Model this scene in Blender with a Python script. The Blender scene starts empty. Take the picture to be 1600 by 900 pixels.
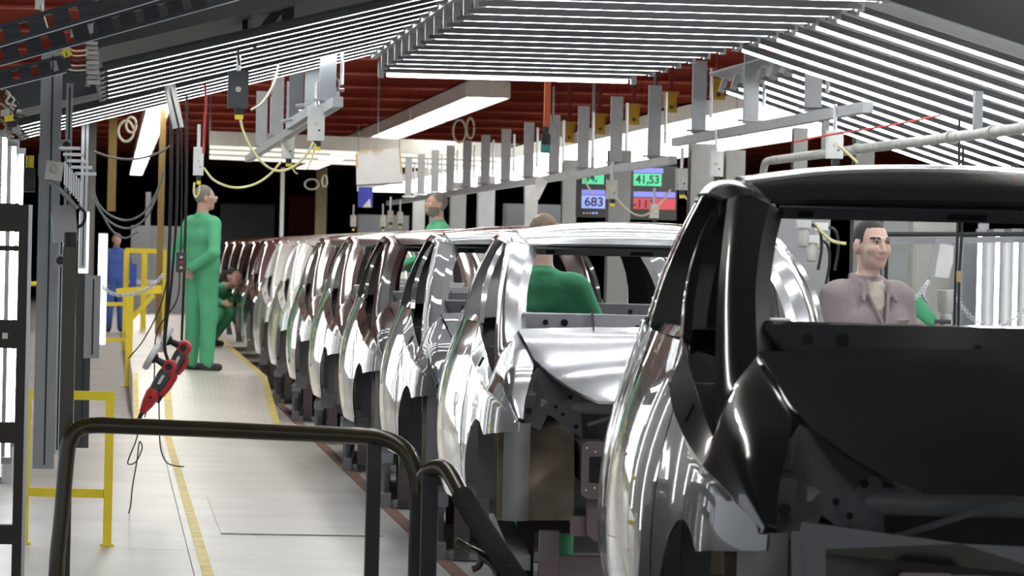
import bpy, bmesh, math, random
import numpy as np
from mathutils import Vector, Matrix

# ------------------------------------------------------------------ camera
FPX = 6400.0            # focal length in pixels of the 1600 x 900 frame
CAM_H = 1.55
VPX, VPY, ROLL = 175.0, 383.0, 0.022
_yv = Vector(((VPX - 800) / FPX, (450 - VPY) / FPX, -1.0)).normalized()   # world +Y (along the line) seen by the camera
_up = Vector((ROLL, 1.0, 0.0)); _up = (_up - _yv * _up.dot(_yv)).normalized()
_xv = _yv.cross(_up)
R_WC = Matrix((_xv, _yv, _up)).transposed()      # columns: world axes in camera space
R_CW = R_WC.transposed()
scene = bpy.context.scene
C = scene.collection
cam_data = bpy.data.cameras.new('camera')
cam_data.sensor_width = 36.0
cam_data.lens = FPX / 1600.0 * 36.0
cam_data.clip_start = 0.1; cam_data.clip_end = 500
cam_data.dof.use_dof = True
cam_data.dof.focus_distance = 17.2
cam_data.dof.aperture_fstop = 14.0
cam = bpy.data.objects.new('camera', cam_data)
C.objects.link(cam)
cam.matrix_world = Matrix.Translation((0, 0, CAM_H)) @ R_CW.to_4x4()
scene.camera = cam
scene.view_settings.view_transform = 'Standard'
scene.view_settings.look = 'None'
scene.view_settings.exposure = 0.0
scene.view_settings.gamma = 1.0
scene.view_settings.use_curve_mapping = False
TUBE_POWER = 21.0       # emission of the fluorescent tubes over the line
HALL_POWER = 8.8       # emission of the other lamp rows of the hall

# ------------------------------------------------------------------ world: even grey light of the hall beyond the lamps
world = bpy.data.worlds.new('hall_air'); scene.world = world
world.use_nodes = True
world.node_tree.nodes['Background'].inputs[0].default_value = (0.86, 0.93, 1.0, 1)
world.node_tree.nodes['Background'].inputs[1].default_value = 0.80

# ------------------------------------------------------------------ pixel helpers (a pixel and a distance give a point of the place)
def W(px, py, z):
    v = R_CW @ Vector(((px - 800) / FPX * z, (450 - py) / FPX * z, -z))
    return Vector((v.x, v.y, v.z + CAM_H))
def WH(px, py, h):          # the point at height h above the floor seen at a pixel
    d = R_CW @ Vector(((px - 800) / FPX, (450 - py) / FPX, -1.0))
    t = (h - CAM_H) / d.z
    return Vector((d.x * t, d.y * t, h))
def WX(px, py, x):          # the point on the plane X = x
    d = R_CW @ Vector(((px - 800) / FPX, (450 - py) / FPX, -1.0))
    t = x / d.x
    return Vector((x, d.y * t, CAM_H + d.z * t))

# ------------------------------------------------------------------ materials
MATS = {}
def mat(name, col, rough=0.5, metal=0.0, coat=0.0, emit=None, estr=0.0, var=0.06, scale=8.0, bump=0.0, bscale=60.0, alpha=1.0, trans=0.0, spec=0.5):
    if name in MATS: return MATS[name]
    m = bpy.data.materials.new(name); m.use_nodes = True
    nt = m.node_tree; b = nt.nodes['Principled BSDF']
    b.inputs['Roughness'].default_value = rough
    b.inputs['Metallic'].default_value = metal
    b.inputs['Coat Weight'].default_value = coat
    b.inputs['Coat Roughness'].default_value = 0.02
    b.inputs['Specular IOR Level'].default_value = spec
    b.inputs['Transmission Weight'].default_value = trans
    b.inputs['Alpha'].default_value = alpha
    tc = nt.nodes.new('ShaderNodeTexCoord')
    nz = nt.nodes.new('ShaderNodeTexNoise'); nz.inputs['Scale'].default_value = scale; nz.inputs['Detail'].default_value = 4
    nt.links.new(tc.outputs['Object'], nz.inputs['Vector'])
    cr = nt.nodes.new('ShaderNodeValToRGB')
    c = Vector(col[:3])
    cr.color_ramp.elements[0].position = 0.3; cr.color_ramp.elements[1].position = 0.7
    cr.color_ramp.elements[0].color = (*[max(0, v * (1 - var)) for v in c], 1)
    cr.color_ramp.elements[1].color = (*[min(1, v * (1 + var)) for v in c], 1)
    nt.links.new(nz.outputs['Fac'], cr.inputs['Fac'])
    nt.links.new(cr.outputs['Color'], b.inputs['Base Color'])
    if bump > 0:
        n2 = nt.nodes.new('ShaderNodeTexNoise'); n2.inputs['Scale'].default_value = bscale; n2.inputs['Detail'].default_value = 3
        nt.links.new(tc.outputs['Object'], n2.inputs['Vector'])
        bp = nt.nodes.new('ShaderNodeBump'); bp.inputs['Strength'].default_value = bump; bp.inputs['Distance'].default_value = 0.01
        nt.links.new(n2.outputs['Fac'], bp.inputs['Height']); nt.links.new(bp.outputs['Normal'], b.inputs['Normal'])
    if emit is not None:
        b.inputs['Emission Color'].default_value = (*emit, 1); b.inputs['Emission Strength'].default_value = estr
    MATS[name] = m
    return m

# ------------------------------------------------------------------ mesh builder
def frame_of(d):
    d = Vector(d).normalized()
    a = Vector((0, 0, 1)) if abs(d.z) < 0.9 else Vector((1, 0, 0))
    u = d.cross(a).normalized(); v = u.cross(d).normalized()
    return d, u, v
class MB:
    def __init__(s): s.v = []; s.f = []; s.m = []; s.cur = 0
    def add(s, vs, fs):
        o = len(s.v); s.v += [tuple(p) for p in vs]
        for f in fs: s.f.append([i + o for i in f]); s.m.append(s.cur)
        return s
    def mat(s, i): s.cur = i; return s
    def box(s, x0, x1, y0, y1, z0, z1):
        return s.add([(x0,y0,z0),(x1,y0,z0),(x1,y1,z0),(x0,y1,z0),(x0,y0,z1),(x1,y0,z1),(x1,y1,z1),(x0,y1,z1)],
                     [(3,2,1,0),(4,5,6,7),(0,1,5,4),(1,2,6,5),(2,3,7,6),(3,0,4,7)])
    def obox(s, c, ax, ay, az):       # centre and three half-axis vectors
        c, ax, ay, az = map(Vector, (c, ax, ay, az))
        p = [c + i*ax + j*ay + k*az for k in (-1,1) for (i,j) in ((-1,-1),(1,-1),(1,1),(-1,1))]
        return s.add(p, [(3,2,1,0),(4,5,6,7),(0,1,5,4),(1,2,6,5),(2,3,7,6),(3,0,4,7)])
    def bar(s, a, b, w, h, up=(0,0,1)):   # rectangular bar from a to b, w across, h along up
        a, b, up = Vector(a), Vector(b), Vector(up)
        d = (b - a); u = d.cross(up)
        if u.length < 1e-6: u = d.cross(Vector((0,1,0)))
        u.normalize(); n = u.cross(d).normalized()
        return s.obox((a + b) / 2, d / 2, u * w / 2, n * h / 2)
    def cyl(s, a, b, r, n=12, r2=None, cap=True):
        r2 = r if r2 is None else r2
        a, b = Vector(a), Vector(b); d, u, v = frame_of(b - a)
        vs = []
        for p, q in ((a, r), (b, r2)):
            for i in range(n):
                t = 2 * math.pi * i / n; vs.append(p + (u * math.cos(t) + v * math.sin(t)) * q)
        fs = [(i, (i+1) % n, n + (i+1) % n, n + i) for i in range(n)]
        if cap: fs += [tuple(range(n))[::-1], tuple(range(n, 2*n))]
        return s.add(vs, fs)
    def tube(s, pts, r, n=8):
        pts = [Vector(p) for p in pts]; k = len(pts)
        rr = r if isinstance(r, (list, tuple)) else [r] * k
        vs = []; d, u, v = frame_of(pts[1] - pts[0])
        for i, p in enumerate(pts):
            t = (pts[min(i+1, k-1)] - pts[max(i-1, 0)])
            if t.length < 1e-9: t = d
            t.normalize(); u = (u - t * u.dot(t))
            u = u.normalized() if u.length > 1e-6 else frame_of(t)[1]
            v = t.cross(u)
            for j in range(n):
                a = 2 * math.pi * j / n; vs.append(p + (u * math.cos(a) + v * math.sin(a)) * rr[i])
        fs = [(i*n+j, i*n+(j+1) % n, (i+1)*n+(j+1) % n, (i+1)*n+j) for i in range(k-1) for j in range(n)]
        fs += [tuple(range(n))[::-1], tuple(range((k-1)*n, k*n))]
        return s.add(vs, fs)
    def grid(s, g):
        n = len(g); m = len(g[0])
        return s.add([p for r in g for p in r], [(i*m+j, i*m+j+1, (i+1)*m+j+1, (i+1)*m+j) for i in range(n-1) for j in range(m-1)])
    def prism(s, poly, ext):        # a polygon of 3D points pushed along ext
        e = Vector(ext); n = len(poly); a = [Vector(p) for p in poly]; b = [p + e for p in a]
        return s.add(a + b, [tuple(range(n))[::-1], tuple(range(n, 2*n))] + [(i, (i+1) % n, n+(i+1) % n, n+i) for i in range(n)])
    def ell(s, c, r, nu=14, nv=9, rot=None):
        vs = []; c = Vector(c)
        for i in range(nv + 1):
            ph = math.pi * i / nv
            for j in range(nu):
                th = 2 * math.pi * j / nu
                p = Vector((r[0]*math.sin(ph)*math.cos(th), r[1]*math.sin(ph)*math.sin(th), r[2]*math.cos(ph)))
                if rot: p = rot @ p
                vs.append(c + p)
        return s.add(vs, [(i*nu+j, (i+1)*nu+j, (i+1)*nu+(j+1) % nu, i*nu+(j+1) % nu) for i in range(nv) for j in range(nu)])
    def lathe(s, c, axis, prof, n=20):    # prof: list of (distance along axis, radius)
        c = Vector(c); d, u, v = frame_of(axis); vs = []
        for (h, r) in prof:
            for j in range(n):
                a = 2*math.pi*j/n; vs.append(c + d*h + (u*math.cos(a) + v*math.sin(a))*r)
        k = len(prof)
        return s.add(vs, [(i*n+j, i*n+(j+1) % n, (i+1)*n+(j+1) % n, (i+1)*n+j) for i in range(k-1) for j in range(n)] + [tuple(range(n))[::-1], tuple(range((k-1)*n, k*n))])
    def mesh(s, name, mats, smooth=None, solid=0.0, off=(0,0,0)):
        me = bpy.data.meshes.new(name)
        o = Vector(off)
        bm = bmesh.new()
        bv = [bm.verts.new(Vector(p) - o) for p in s.v]
        for f, mi in zip(s.f, s.m):
            try:
                q = bm.faces.new([bv[i] for i in f]); q.material_index = mi
            except ValueError: pass
        bmesh.ops.remove_doubles(bm, verts=bm.verts, dist=1e-5)
        bmesh.ops.recalc_face_normals(bm, faces=bm.faces)
        if solid: bmesh.ops.solidify(bm, geom=bm.faces[:], thickness=solid)
        bm.to_mesh(me); bm.free()
        for m in (mats if isinstance(mats, (list, tuple)) else [mats]): me.materials.append(m)
        if smooth is not None:
            me.shade_smooth(); me.set_sharp_from_angle(angle=math.radians(smooth))
        return me
    def build(s, name, mats, parent=None, smooth=None, solid=0.0, world=True):
        """world=True: the points are world points; they are stored relative to the (unrotated) parent."""
        off = (0,0,0)
        if parent is not None and world:
            off = ORIG.get(parent.name, (0,0,0))
        me = s.mesh(name, mats, smooth, solid, off)
        return link(name, me, parent)
ORIG = {}
def link(name, me, parent=None):
    o = bpy.data.objects.new(name, me); C.objects.link(o)
    if parent is not None:
        o.parent = parent; ORIG[o.name] = ORIG.get(parent.name, (0,0,0))
    return o
def tag(o, label=None, cat=None, group=None, kind=None):
    if label: o['label'] = label
    if cat: o['category'] = cat
    if group: o['group'] = group
    if kind: o['kind'] = kind
    return o
def thing(name, label, cat, loc=(0,0,0), group=None, rotz=0.0):
    o = bpy.data.objects.new(name, None); C.objects.link(o)
    o.location = loc; o.rotation_euler = (0, 0, rotz); o.empty_display_size = 0.1
    ORIG[o.name] = tuple(loc)
    return tag(o, label, cat, group)
def solo(mb, name, mats, label, cat, group=None, smooth=None, solid=0.0, loc=None):
    """A thing that is one mesh; its origin sits at loc (default: the middle of its foot)."""
    if loc is None:
        a = np.array(mb.v); loc = ((a[:,0].min()+a[:,0].max())/2, (a[:,1].min()+a[:,1].max())/2, a[:,2].min())
    me = mb.mesh(name, mats, smooth, solid, loc)
    o = link(name, me); o.location = loc; ORIG[o.name] = tuple(loc)
    return tag(o, label, cat, group)
def struct(mb, name, mats, smooth=None, parent=None, solid=0.0):
    o = mb.build(name, mats, parent, smooth, solid)
    if parent is None: o['kind'] = 'structure'
    return o
def copy_tree(o, parent=None, sub=None):
    c = o.copy(); C.objects.link(c); c.parent = parent
    for ch in list(o.children): copy_tree(ch, c)
    return c
def cr(points, n):
    """Catmull-Rom through the points, n samples spaced by chord length."""
    P = np.array([tuple(p) for p in points], float); k = len(P)
    if k == 2:
        t = np.linspace(0, 1, n)[:, None]; return P[0] * (1 - t) + P[1] * t
    d = np.concatenate([[0], np.cumsum(np.sqrt(np.linalg.norm(np.diff(P, axis=0), axis=1)) + 1e-9)])
    d /= d[-1]
    T = np.zeros_like(P)
    T[1:-1] = (P[2:] - P[:-2]) / (d[2:] - d[:-2])[:, None]
    T[0] = (P[1] - P[0]) / (d[1] - d[0]) ; T[-1] = (P[-1] - P[-2]) / (d[-1] - d[-2])
    t = np.linspace(0, 1, n)
    i = np.clip(np.searchsorted(d, t, side='right') - 1, 0, k - 2)
    h = d[i+1] - d[i]; s = (t - d[i]) / h
    s = s[:, None]; h = h[:, None]
    return (2*s**3-3*s**2+1)*P[i] + (s**3-2*s**2+s)*h*T[i] + (-2*s**3+3*s**2)*P[i+1] + (s**3-s**2)*h*T[i+1]
def skin(curves, n, m):
    rows = [cr(c, n) for c in curves]
    g = [cr([r[i] for r in rows], m) for i in range(n)]
    return [[tuple(p) for p in col] for col in g]
def hermite(xs, ys):
    xs = np.array(xs, float); ys = np.array(ys, float)
    t = np.gradient(ys, xs)
    def f(x):
        x = np.clip(x, xs[0], xs[-1]); i = np.clip(np.searchsorted(xs, x, side='right') - 1, 0, len(xs) - 2)
        h = xs[i+1]-xs[i]; s = (x-xs[i])/h
        return (2*s**3-3*s**2+1)*ys[i]+(s**3-2*s**2+s)*h*t[i]+(-2*s**3+3*s**2)*ys[i+1]+(s**3-s**2)*h*t[i+1]
    return f
# ------------------------------------------------------------------ setting: floor, ceiling, far wall
def tread_mat(name, col, rough):
    """Bright tread plate: raised lozenges as fine relief on a worn steel sheet."""
    m = mat(name, col, rough, metal=0.55, var=0.10, scale=1.3)
    nt = m.node_tree; b = nt.nodes['Principled BSDF']
    geo = nt.nodes.new('ShaderNodeNewGeometry')
    mp = nt.nodes.new('ShaderNodeMapping'); mp.inputs['Rotation'].default_value = (0, 0, math.radians(45)); mp.inputs['Scale'].default_value = (26, 26, 26)
    nt.links.new(geo.outputs['Position'], mp.inputs['Vector'])
    ch = nt.nodes.new('ShaderNodeTexChecker'); ch.inputs['Scale'].default_value = 1.0
    nt.links.new(mp.outputs['Vector'], ch.inputs['Vector'])
    wv = nt.nodes.new('ShaderNodeTexNoise'); wv.inputs['Scale'].default_value = 2.2; wv.inputs['Detail'].default_value = 2
    nt.links.new(geo.outputs['Position'], wv.inputs['Vector'])
    ad = nt.nodes.new('ShaderNodeMath'); ad.operation = 'MULTIPLY_ADD'; ad.inputs[1].default_value = 6.0
    nt.links.new(wv.outputs['Fac'], ad.inputs[0]); nt.links.new(ch.outputs['Fac'], ad.inputs[2])
    bp = nt.nodes.new('ShaderNodeBump'); bp.inputs['Strength'].default_value = 0.55; bp.inputs['Distance'].default_value = 0.003
    nt.links.new(ad.outputs[0], bp.inputs['Height']); nt.links.new(bp.outputs['Normal'], b.inputs['Normal'])
    return m
M_PLATE = tread_mat('tread_plate', (0.52, 0.515, 0.49), 0.40)
M_SLAB = mat('concrete_slab', (0.42, 0.41, 0.38), 0.55, var=0.12, scale=1.5)
M_YELLOW = mat('yellow_paint', (0.95, 0.74, 0.03), 0.38)
M_YMARK = mat('worn_yellow_marking', (0.74, 0.58, 0.13), 0.5, var=0.18, scale=9)
M_RED = mat('red_oxide_paint', (0.52, 0.095, 0.055), 0.62, var=0.16, scale=1.2)
M_REDDK = mat('red_brown_deck', (0.27, 0.05, 0.034), 0.8, var=0.2, scale=0.8)
M_DARK = mat('dark_hall_wall', (0.06, 0.05, 0.045), 0.8, var=0.25, scale=0.4)
M_RUST = mat('rusty_edge', (0.20, 0.10, 0.07), 0.8, var=0.35, scale=14)
M_ALU = mat('aluminium_profile', (0.62, 0.63, 0.65), 0.30, metal=0.85, var=0.05)
M_GREY = mat('grey_steel', (0.33, 0.345, 0.36), 0.45, metal=0.25)
M_LGREY = mat('light_grey_steel', (0.36, 0.37, 0.38), 0.45, metal=0.2)
M_DGREY = mat('dark_grey_steel', (0.075, 0.078, 0.085), 0.5, metal=0.3)
M_BLACK = mat('black_plastic', (0.012, 0.012, 0.013), 0.45)
M_WHITE = mat('white_plastic', (0.74, 0.74, 0.71), 0.45)
M_LAMPWHITE = mat('white_lamp_housing', (0.70, 0.69, 0.63), 0.5)

floor = struct(MB().box(-14, 26, 1.0, 150, -0.12, -0.008), 'floor', M_SLAB)
xs_ = [(-3.1, -0.86), (-0.86, 0.42), (0.42, 1.66)]
y_ = 10.0; k_ = 0
while y_ < 36.0:
    for (a, b) in xs_:
        o_ = (k_ * 0.37) % 0.6 - 0.3 if a < 0 else 0.0
        MB().box(a + 0.003, b - 0.003, y_ + 0.003, y_ + 2.197, -0.008, 0.0 - 0.0007 * ((k_ * 7) % 3)).build('floor_plate', M_PLATE, floor)
        k_ += 1
    y_ += 2.2
MB().box(0.46, 0.515, 10, 35.7, 0.0, 0.0015).build('floor_line', M_YMARK, floor)
MB().box(1.66, 1.735, 10, 60, -0.008, 0.004).build('rusty_kerb', M_RUST, floor)
# the plate lying loose on the walkway beside the line
M_PLATE2 = tread_mat('worn_tread_plate', (0.50, 0.49, 0.47), 0.42)
MB().box(0.62, 1.50, 22.2, 25.4, 0.0, 0.006).build('loose_floor_plate', M_PLATE2, floor)

# ramp and raised walkway
rp = thing('walkway_ramp', 'short grey ribbed ramp leading up to the raised walkway', 'ramp', (0.8, 35.8, 0))
M_RAMP = tread_mat('ramp_plate', (0.66, 0.65, 0.61), 0.42)
RX0, RX1, RY0, RY1, RH = 0.22, 1.50, 35.8, 39.2, 0.33
MB().add([(RX0,RY0,0),(RX1,RY0,0),(RX1,RY1,0),(RX0,RY1,0),(RX0,RY0,0.006),(RX1,RY0,0.006),(RX1,RY1,RH),(RX0,RY1,RH)],
         [(3,2,1,0),(4,5,6,7),(0,1,5,4),(1,2,6,5),(2,3,7,6),(3,0,4,7)]).build('sloping_plate', M_RAMP, rp)
for x0, x1 in ((RX1 - 0.06, RX1), (RX0, RX0 + 0.05), (0.50, 0.57)):
    MB().add([(x0,RY0,0.008),(x1,RY0,0.008),(x1,RY1,RH+0.002),(x0,RY1,RH+0.002),(x0,RY0,0.012),(x1,RY0,0.012),(x1,RY1,RH+0.006),(x0,RY1,RH+0.006)],
             [(3,2,1,0),(4,5,6,7),(0,1,5,4),(1,2,6,5),(2,3,7,6),(3,0,4,7)]).build('yellow_stripe', M_YMARK, rp)
nr = 26
for i in range(nr):
    x = RX0 + 0.02 + (RX1 - RX0 - 0.04) * i / (nr - 1)
    MB().bar((x, RY0 + 0.03, 0.008), (x, RY1, RH + 0.003), 0.012, 0.007).build('rib', M_RAMP, rp)
wk = thing('raised_walkway', 'long raised walkway of grey tread plate beside the row of car bodies', 'walkway', (0.8, 39.2, 0))
yy = 39.2
while yy < 72:
    MB().box(RX0, RX1 - 0.06, yy, yy + 1.99, RH - 0.03, RH).build('tread_plate', M_RAMP, wk)
    yy += 2.0
MB().box(RX1 - 0.06, RX1, 39.2, 71.2, 0.0, RH + 0.002).build('yellow_edge', M_YMARK, wk)
MB().box(RX0, RX1 - 0.06, 39.2, 71.2, 0.0, RH - 0.03).build('substructure', M_GREY, wk)

# ceiling of the hall: red deck with cross beams, and the dark far wall
ceiling = struct(MB().box(-14, 26, 29, 150, 4.75, 4.9), 'ceiling', M_REDDK)
ceiling2 = struct(MB().box(-14, 26, -15, 29, 4.75, 4.9), 'ceiling', mat('darkened_ceiling_sheet', (0.05, 0.052, 0.05), 0.85, var=0.2, scale=0.7))  # near part coloured dark as if unlit, so the black hood reflects dark
yy = 32.0
while yy < 140:
    mb = MB().box(-14, 26, yy - 0.03, yy + 0.03, 4.25, 4.75)
    mb.box(-14, 26, yy - 0.14, yy + 0.14, 4.22, 4.25)
    mb.box(-14, 26, yy - 0.14, yy + 0.14, 4.72, 4.75)
    mb.build('beam', M_RED, ceiling)
    yy += 5.0
wall_back = struct(MB().box(-14, 26, 148, 148.3, 0, 4.9), 'wall_back', M_DARK)
wall_right = struct(MB().box(26, 26.2, 12, 150, 0, 4.9), 'wall_right', M_DARK)
wall_left = struct(MB().box(-14.2, -14, 60, 150, 0, 4.9), 'wall_left', M_DARK)
# ------------------------------------------------------------------ light tunnel over the line: rows of fluorescent fixtures
M_TUBE = mat('fluorescent_tube', (0.9, 0.9, 0.9), 0.3, emit=(0.95, 0.98, 1.0), estr=TUBE_POWER, var=0.0)
M_TROUGH = mat('polished_reflector', (0.60, 0.61, 0.63), 0.28, metal=0.95, var=0.06, scale=3)
M_SOCKET = mat('grey_lamp_socket', (0.36, 0.36, 0.35), 0.5)
def fixture_mesh(L, skirt, seam=True):
    """A fixture along +X with the tube below a folded reflector; parts as separate meshes."""
    t = 0.0012
    prof = [(-0.040, -skirt), (-0.026, 0.014), (-0.012, 0.030), (0.012, 0.030), (0.026, 0.014), (0.040, -skirt)]
    def trough(a, b):
        mb = MB()
        for i in range(len(prof) - 1):
            (y0, z0), (y1, z1) = prof[i], prof[i+1]
            mb.add([(a, y0, z0), (b, y0, z0), (b, y1, z1), (a, y1, z1)], [(0, 1, 2, 3)])
        return mb.mesh('reflector', M_TROUGH, None, 0.003)
    tubes = [MB().cyl((0.04, 0, -0.006), (L - 0.04, 0, -0.006), 0.013, 10).mesh('tube', M_TUBE, 60)]
    ends = []
    for x in (0.0, L):
        ends.append(MB().box(x - 0.018, x + 0.018, -0.030, 0.030, -0.026, 0.075).mesh('lamp_holder', M_SOCKET))
    return [('reflector', trough(0, L))] + [('tube', q) for q in tubes] + [('lamp_holder', q) for q in ends]
FIX = {}
def fixture(a, b, label, group, skirt):
    a, b = Vector(a), Vector(b); L = (b - a).length
    key = (round(L, 3), skirt)
    if key not in FIX: FIX[key] = fixture_mesh(L, skirt)
    o = thing('tube_light', label, 'light', a, group)
    d = (b - a).normalized(); z = Vector((0, 0, 1)); z = (z - d * z.dot(d)).normalized(); y = z.cross(d)
    o.rotation_euler = Matrix((d, y, z)).transposed().to_euler()
    for n, me in FIX[key]: link(n, me, o)
    return o
ORD = ['first', 'second', 'third', 'fourth', 'fifth', 'sixth', 'seventh', 'eighth', 'ninth', 'tenth', 'eleventh', 'twelfth', 'thirteenth', 'fourteenth', 'fifteenth', 'sixteenth', 'seventeenth', 'eighteenth', 'nineteenth', 'twentieth', 'twenty-first', 'twenty-second']
kl_ = kr_ = 0
CY0, CY1, PITCH = 15.0, 27.0, 0.62
H1 = CAM_H + 1.20
n_c = int((CY1 - CY0) / PITCH)
for i in range(n_c):
    y = CY1 - PITCH * i
    lab = ('glaring white tube light along the far edge of the flat lamp panel' if i == 0 else
           'grey tube light of the flat lamp panel, %s from its far edge' % ORD[i])
    if i == 0: fixture((1.74, y, H1 - 0.03), (3.42, y, H1 - 0.03), lab, None, -0.012)
    else: fixture((1.72, y, H1), (3.46, y, H1), lab, 'tube lights of the flat lamp panel', 0.0172)
    # left slanting side
    if i < 5: fixture((-0.60, y, CAM_H + 0.70), (1.70, y, H1 + 0.12), 'long tube light of the slanting panel over the walkway, %s from the far end' % ORD[i], 'far tube lights over the walkway', 0.0165)
    elif y > 19.6: fixture((-0.08, y, CAM_H + 0.86), (1.70, y, H1 + 0.12), 'shorter tube light over the walkway, %s in from the long ones' % ORD[i - 5], 'tube lights over the walkway', 0.0165)
    # right slanting side
    if 19.0 < y < 23.6:
      kr_ += 1
      fixture((3.54, y, H1 + 0.02), (5.35, y, H1 - 0.52), 'bright tube light of the near slanting panel beyond the line, %s from its far edge' % ORD[kr_ - 1], 'tube lights of the near slanting panel', 0.004)
for i in range(7):
    y = 24.6 + 0.55 * i
    fixture((4.15, y, H1 - 0.03), (5.85, y, H1 - 0.56), 'bright tube light of the further slanting panel, %s from its near edge' % ORD[i], 'tube lights of the second slanting panel', 0.004)
# carrier rails under the ends of the fixtures, sheet cover above them
cv = thing('lamp_canopy', 'dark sheet metal canopy carrying the tube lights over the line', 'canopy', (2.6, 18, H1))
M_COVER = mat('canopy_sheet', (0.10, 0.10, 0.105), 0.5, metal=0.4)
M_COVER2 = mat('grey_canopy_sheet', (0.34, 0.34, 0.345), 0.5, metal=0.3)
MB().box(1.66, 3.50, CY0, CY1 + 0.1, H1 + 0.10, H1 + 0.115).build('cover_sheet', M_COVER2, cv)
def slab(a, b, y0, y1, t=0.015):
    n = Vector((-(b[1]-a[1]), 0, b[0]-a[0])).normalized() * t
    return MB().prism([(a[0], y0, a[1]), (b[0], y0, b[1]), (b[0]+n.x, y0, b[1]+n.z), (a[0]+n.x, y0, a[1]+n.z)], (0, y1-y0, 0))
slab((-0.10, CAM_H + 0.98), (1.68, H1 + 0.24), 19.4, CY1 - 2.6).build('cover_sheet', M_COVER, cv)
slab((-0.10, CAM_H + 0.92), (1.72, H1 + 0.20), 19.36, 19.39, 0.36).build('fascia', M_BLACK, cv)
slab((-0.62, CAM_H + 0.76), (-0.10, CAM_H + 0.885), 24.0, 24.03, 0.17).build('fascia', M_DGREY, cv)
slab((-0.62, CAM_H + 0.82), (1.68, H1 + 0.22), CY1 - 2.6, CY1 + 0.1).build('cover_sheet', M_COVER, cv)
slab((3.52, H1 + 0.12), (5.36, H1 - 0.42), 19.0, 23.7).build('cover_sheet', M_COVER2, cv)
slab((4.10, H1 + 0.08), (5.9, H1 - 0.46), 24.4, 28.2).build('cover_sheet', M_COVER2, cv)
slab((3.52, H1 + 0.05), (5.40, H1 - 0.50), 18.93, 18.97, 0.40).build('fascia', M_BLACK, cv)
for x, z, y1 in ((1.70, H1 + 0.075, CY1 + 0.15), (3.50, H1 + 0.075, CY1 + 0.1)):
    MB().box(x - 0.02, x + 0.02, CY0, y1, z, z + 0.05).build('carrier_rail', M_GREY, cv)
# ------------------------------------------------------------------ car bodies
def paint(name, col, metal, rough):
    return mat(name, col, rough, metal=metal, coat=1.0, var=0.015, scale=300)
P_BLACK = paint('black_car_paint', (0.006, 0.006, 0.0065), 0.0, 0.3)
P_SILVER = paint('silver_car_paint', (0.66, 0.66, 0.67), 0.8, 0.14)
P_GREY = paint('grey_metallic_paint', (0.40, 0.41, 0.41), 0.7, 0.16)
P_BROWN = paint('black_brown_paint', (0.016, 0.012, 0.010), 0.3, 0.28)
P_WHITE = paint('white_car_paint', (0.74, 0.75, 0.74), 0.0, 0.3)
P_DARK = paint('dark_car_paint', (0.022, 0.022, 0.022), 0.3, 0.28)
M_APRON = mat('dark_grey_primer', (0.085, 0.088, 0.098), 0.5)
M_APRONL = mat('grey_primer', (0.20, 0.20, 0.205), 0.45)
M_TAN = mat('overspray_primer', (0.21, 0.165, 0.125), 0.5, var=0.35, scale=6)
M_HOLE = mat('dark_opening', (0.004, 0.004, 0.005), 0.9)
M_MAUVE = mat('mauve_brown_carrier', (0.115, 0.085, 0.09), 0.5)

_hw = hermite([-1.0, -0.85, -0.6, -0.3, 0.0, 0.4, 1.0, 1.6, 2.2, 2.6, 3.0], [0.56, 0.625, 0.715, 0.765, 0.80, 0.855, 0.905, 0.92, 0.91, 0.87, 0.79])
_pf = hermite([0.40, 0.48, 0.60, 0.76, 0.93, 1.10, 1.25], [0.93, 0.965, 0.99, 1.0, 0.985, 0.940, 0.880])
def FX(y, z): return float(_hw(y) * _pf(z))
def on_flank(curve): return [(FX(y, z), y, z) for (y, z) in curve]
def lin(a, b, n): return [tuple(np.array(a) + (np.array(b) - np.array(a)) * i / (n - 1)) for i in range(n)]
def flank_patch(top, bot, n, m):
    """Flank panel between two (y, z) curves, laid on the body side."""
    a = cr([(0, *p) for p in top], n); b = cr([(0, *p) for p in bot], n)
    g = []
    for i in range(n):
        col = []
        for j in range(m):
            q = a[i] + (b[i] - a[i]) * j / (m - 1)
            col.append((FX(q[1], q[2]), q[1], q[2]))
        g.append(col)
    return g
def mir(g, s): return [[(s * p[0], p[1], p[2]) for p in r] for r in g]
BELT = [(0.40, 1.245), (0.9, 1.25), (1.5, 1.26), (2.1, 1.27), (2.7, 1.28)]
A_IN = [(0.600, -0.02, 1.225), (0.590, 0.30, 1.375), (0.560, 0.63, 1.498), (0.522, 0.96, 1.588)]
A_OUT = [(0.705, -0.30, 1.03), (0.700, -0.08, 1.155), (0.682, 0.28, 1.345), (0.655, 0.64, 1.495), (0.628, 1.0, 1.60)]
RAIL_IN = [(0.522, 0.96, 1.588), (0.555, 1.15, 1.630), (0.572, 1.45, 1.655), (0.575, 1.9, 1.655), (0.562, 2.4, 1.630), (0.525, 2.82, 1.565)]
RAIL_OUT = [(0.630, 1.00, 1.600), (0.650, 1.15, 1.612), (0.672, 1.45, 1.620), (0.675, 1.9, 1.618), (0.665, 2.4, 1.590), (0.630, 2.80, 1.530)]
HOOD_E = [(0.600, -0.03, 1.222), (0.575, -0.22, 1.175), (0.540, -0.45, 1.108), (0.475, -0.66, 1.048), (0.385, -0.83, 0.992), (0.300, -0.95, 0.955)]
HOOD_C = [(0, -0.16, 1.242), (0, -0.36, 1.205), (0, -0.56, 1.150), (0, -0.76, 1.085), (0, -0.92, 1.015), (0, -1.02, 0.960)]
def green(y, z, zt=1.61):
    """x of the side glass plane between the belt and the roof rail."""
    b = FX(y, 1.25); t = float(np.interp(y, [1.0, 1.45, 1.9, 2.4, 2.8], [0.642, 0.672, 0.675, 0.665, 0.63]))
    s = max(0.0, min(1.0, (z - 1.25) / (zt - 1.25)))
    return b + (t - b) * s + 0.015 * math.sin(math.pi * s)
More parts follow.
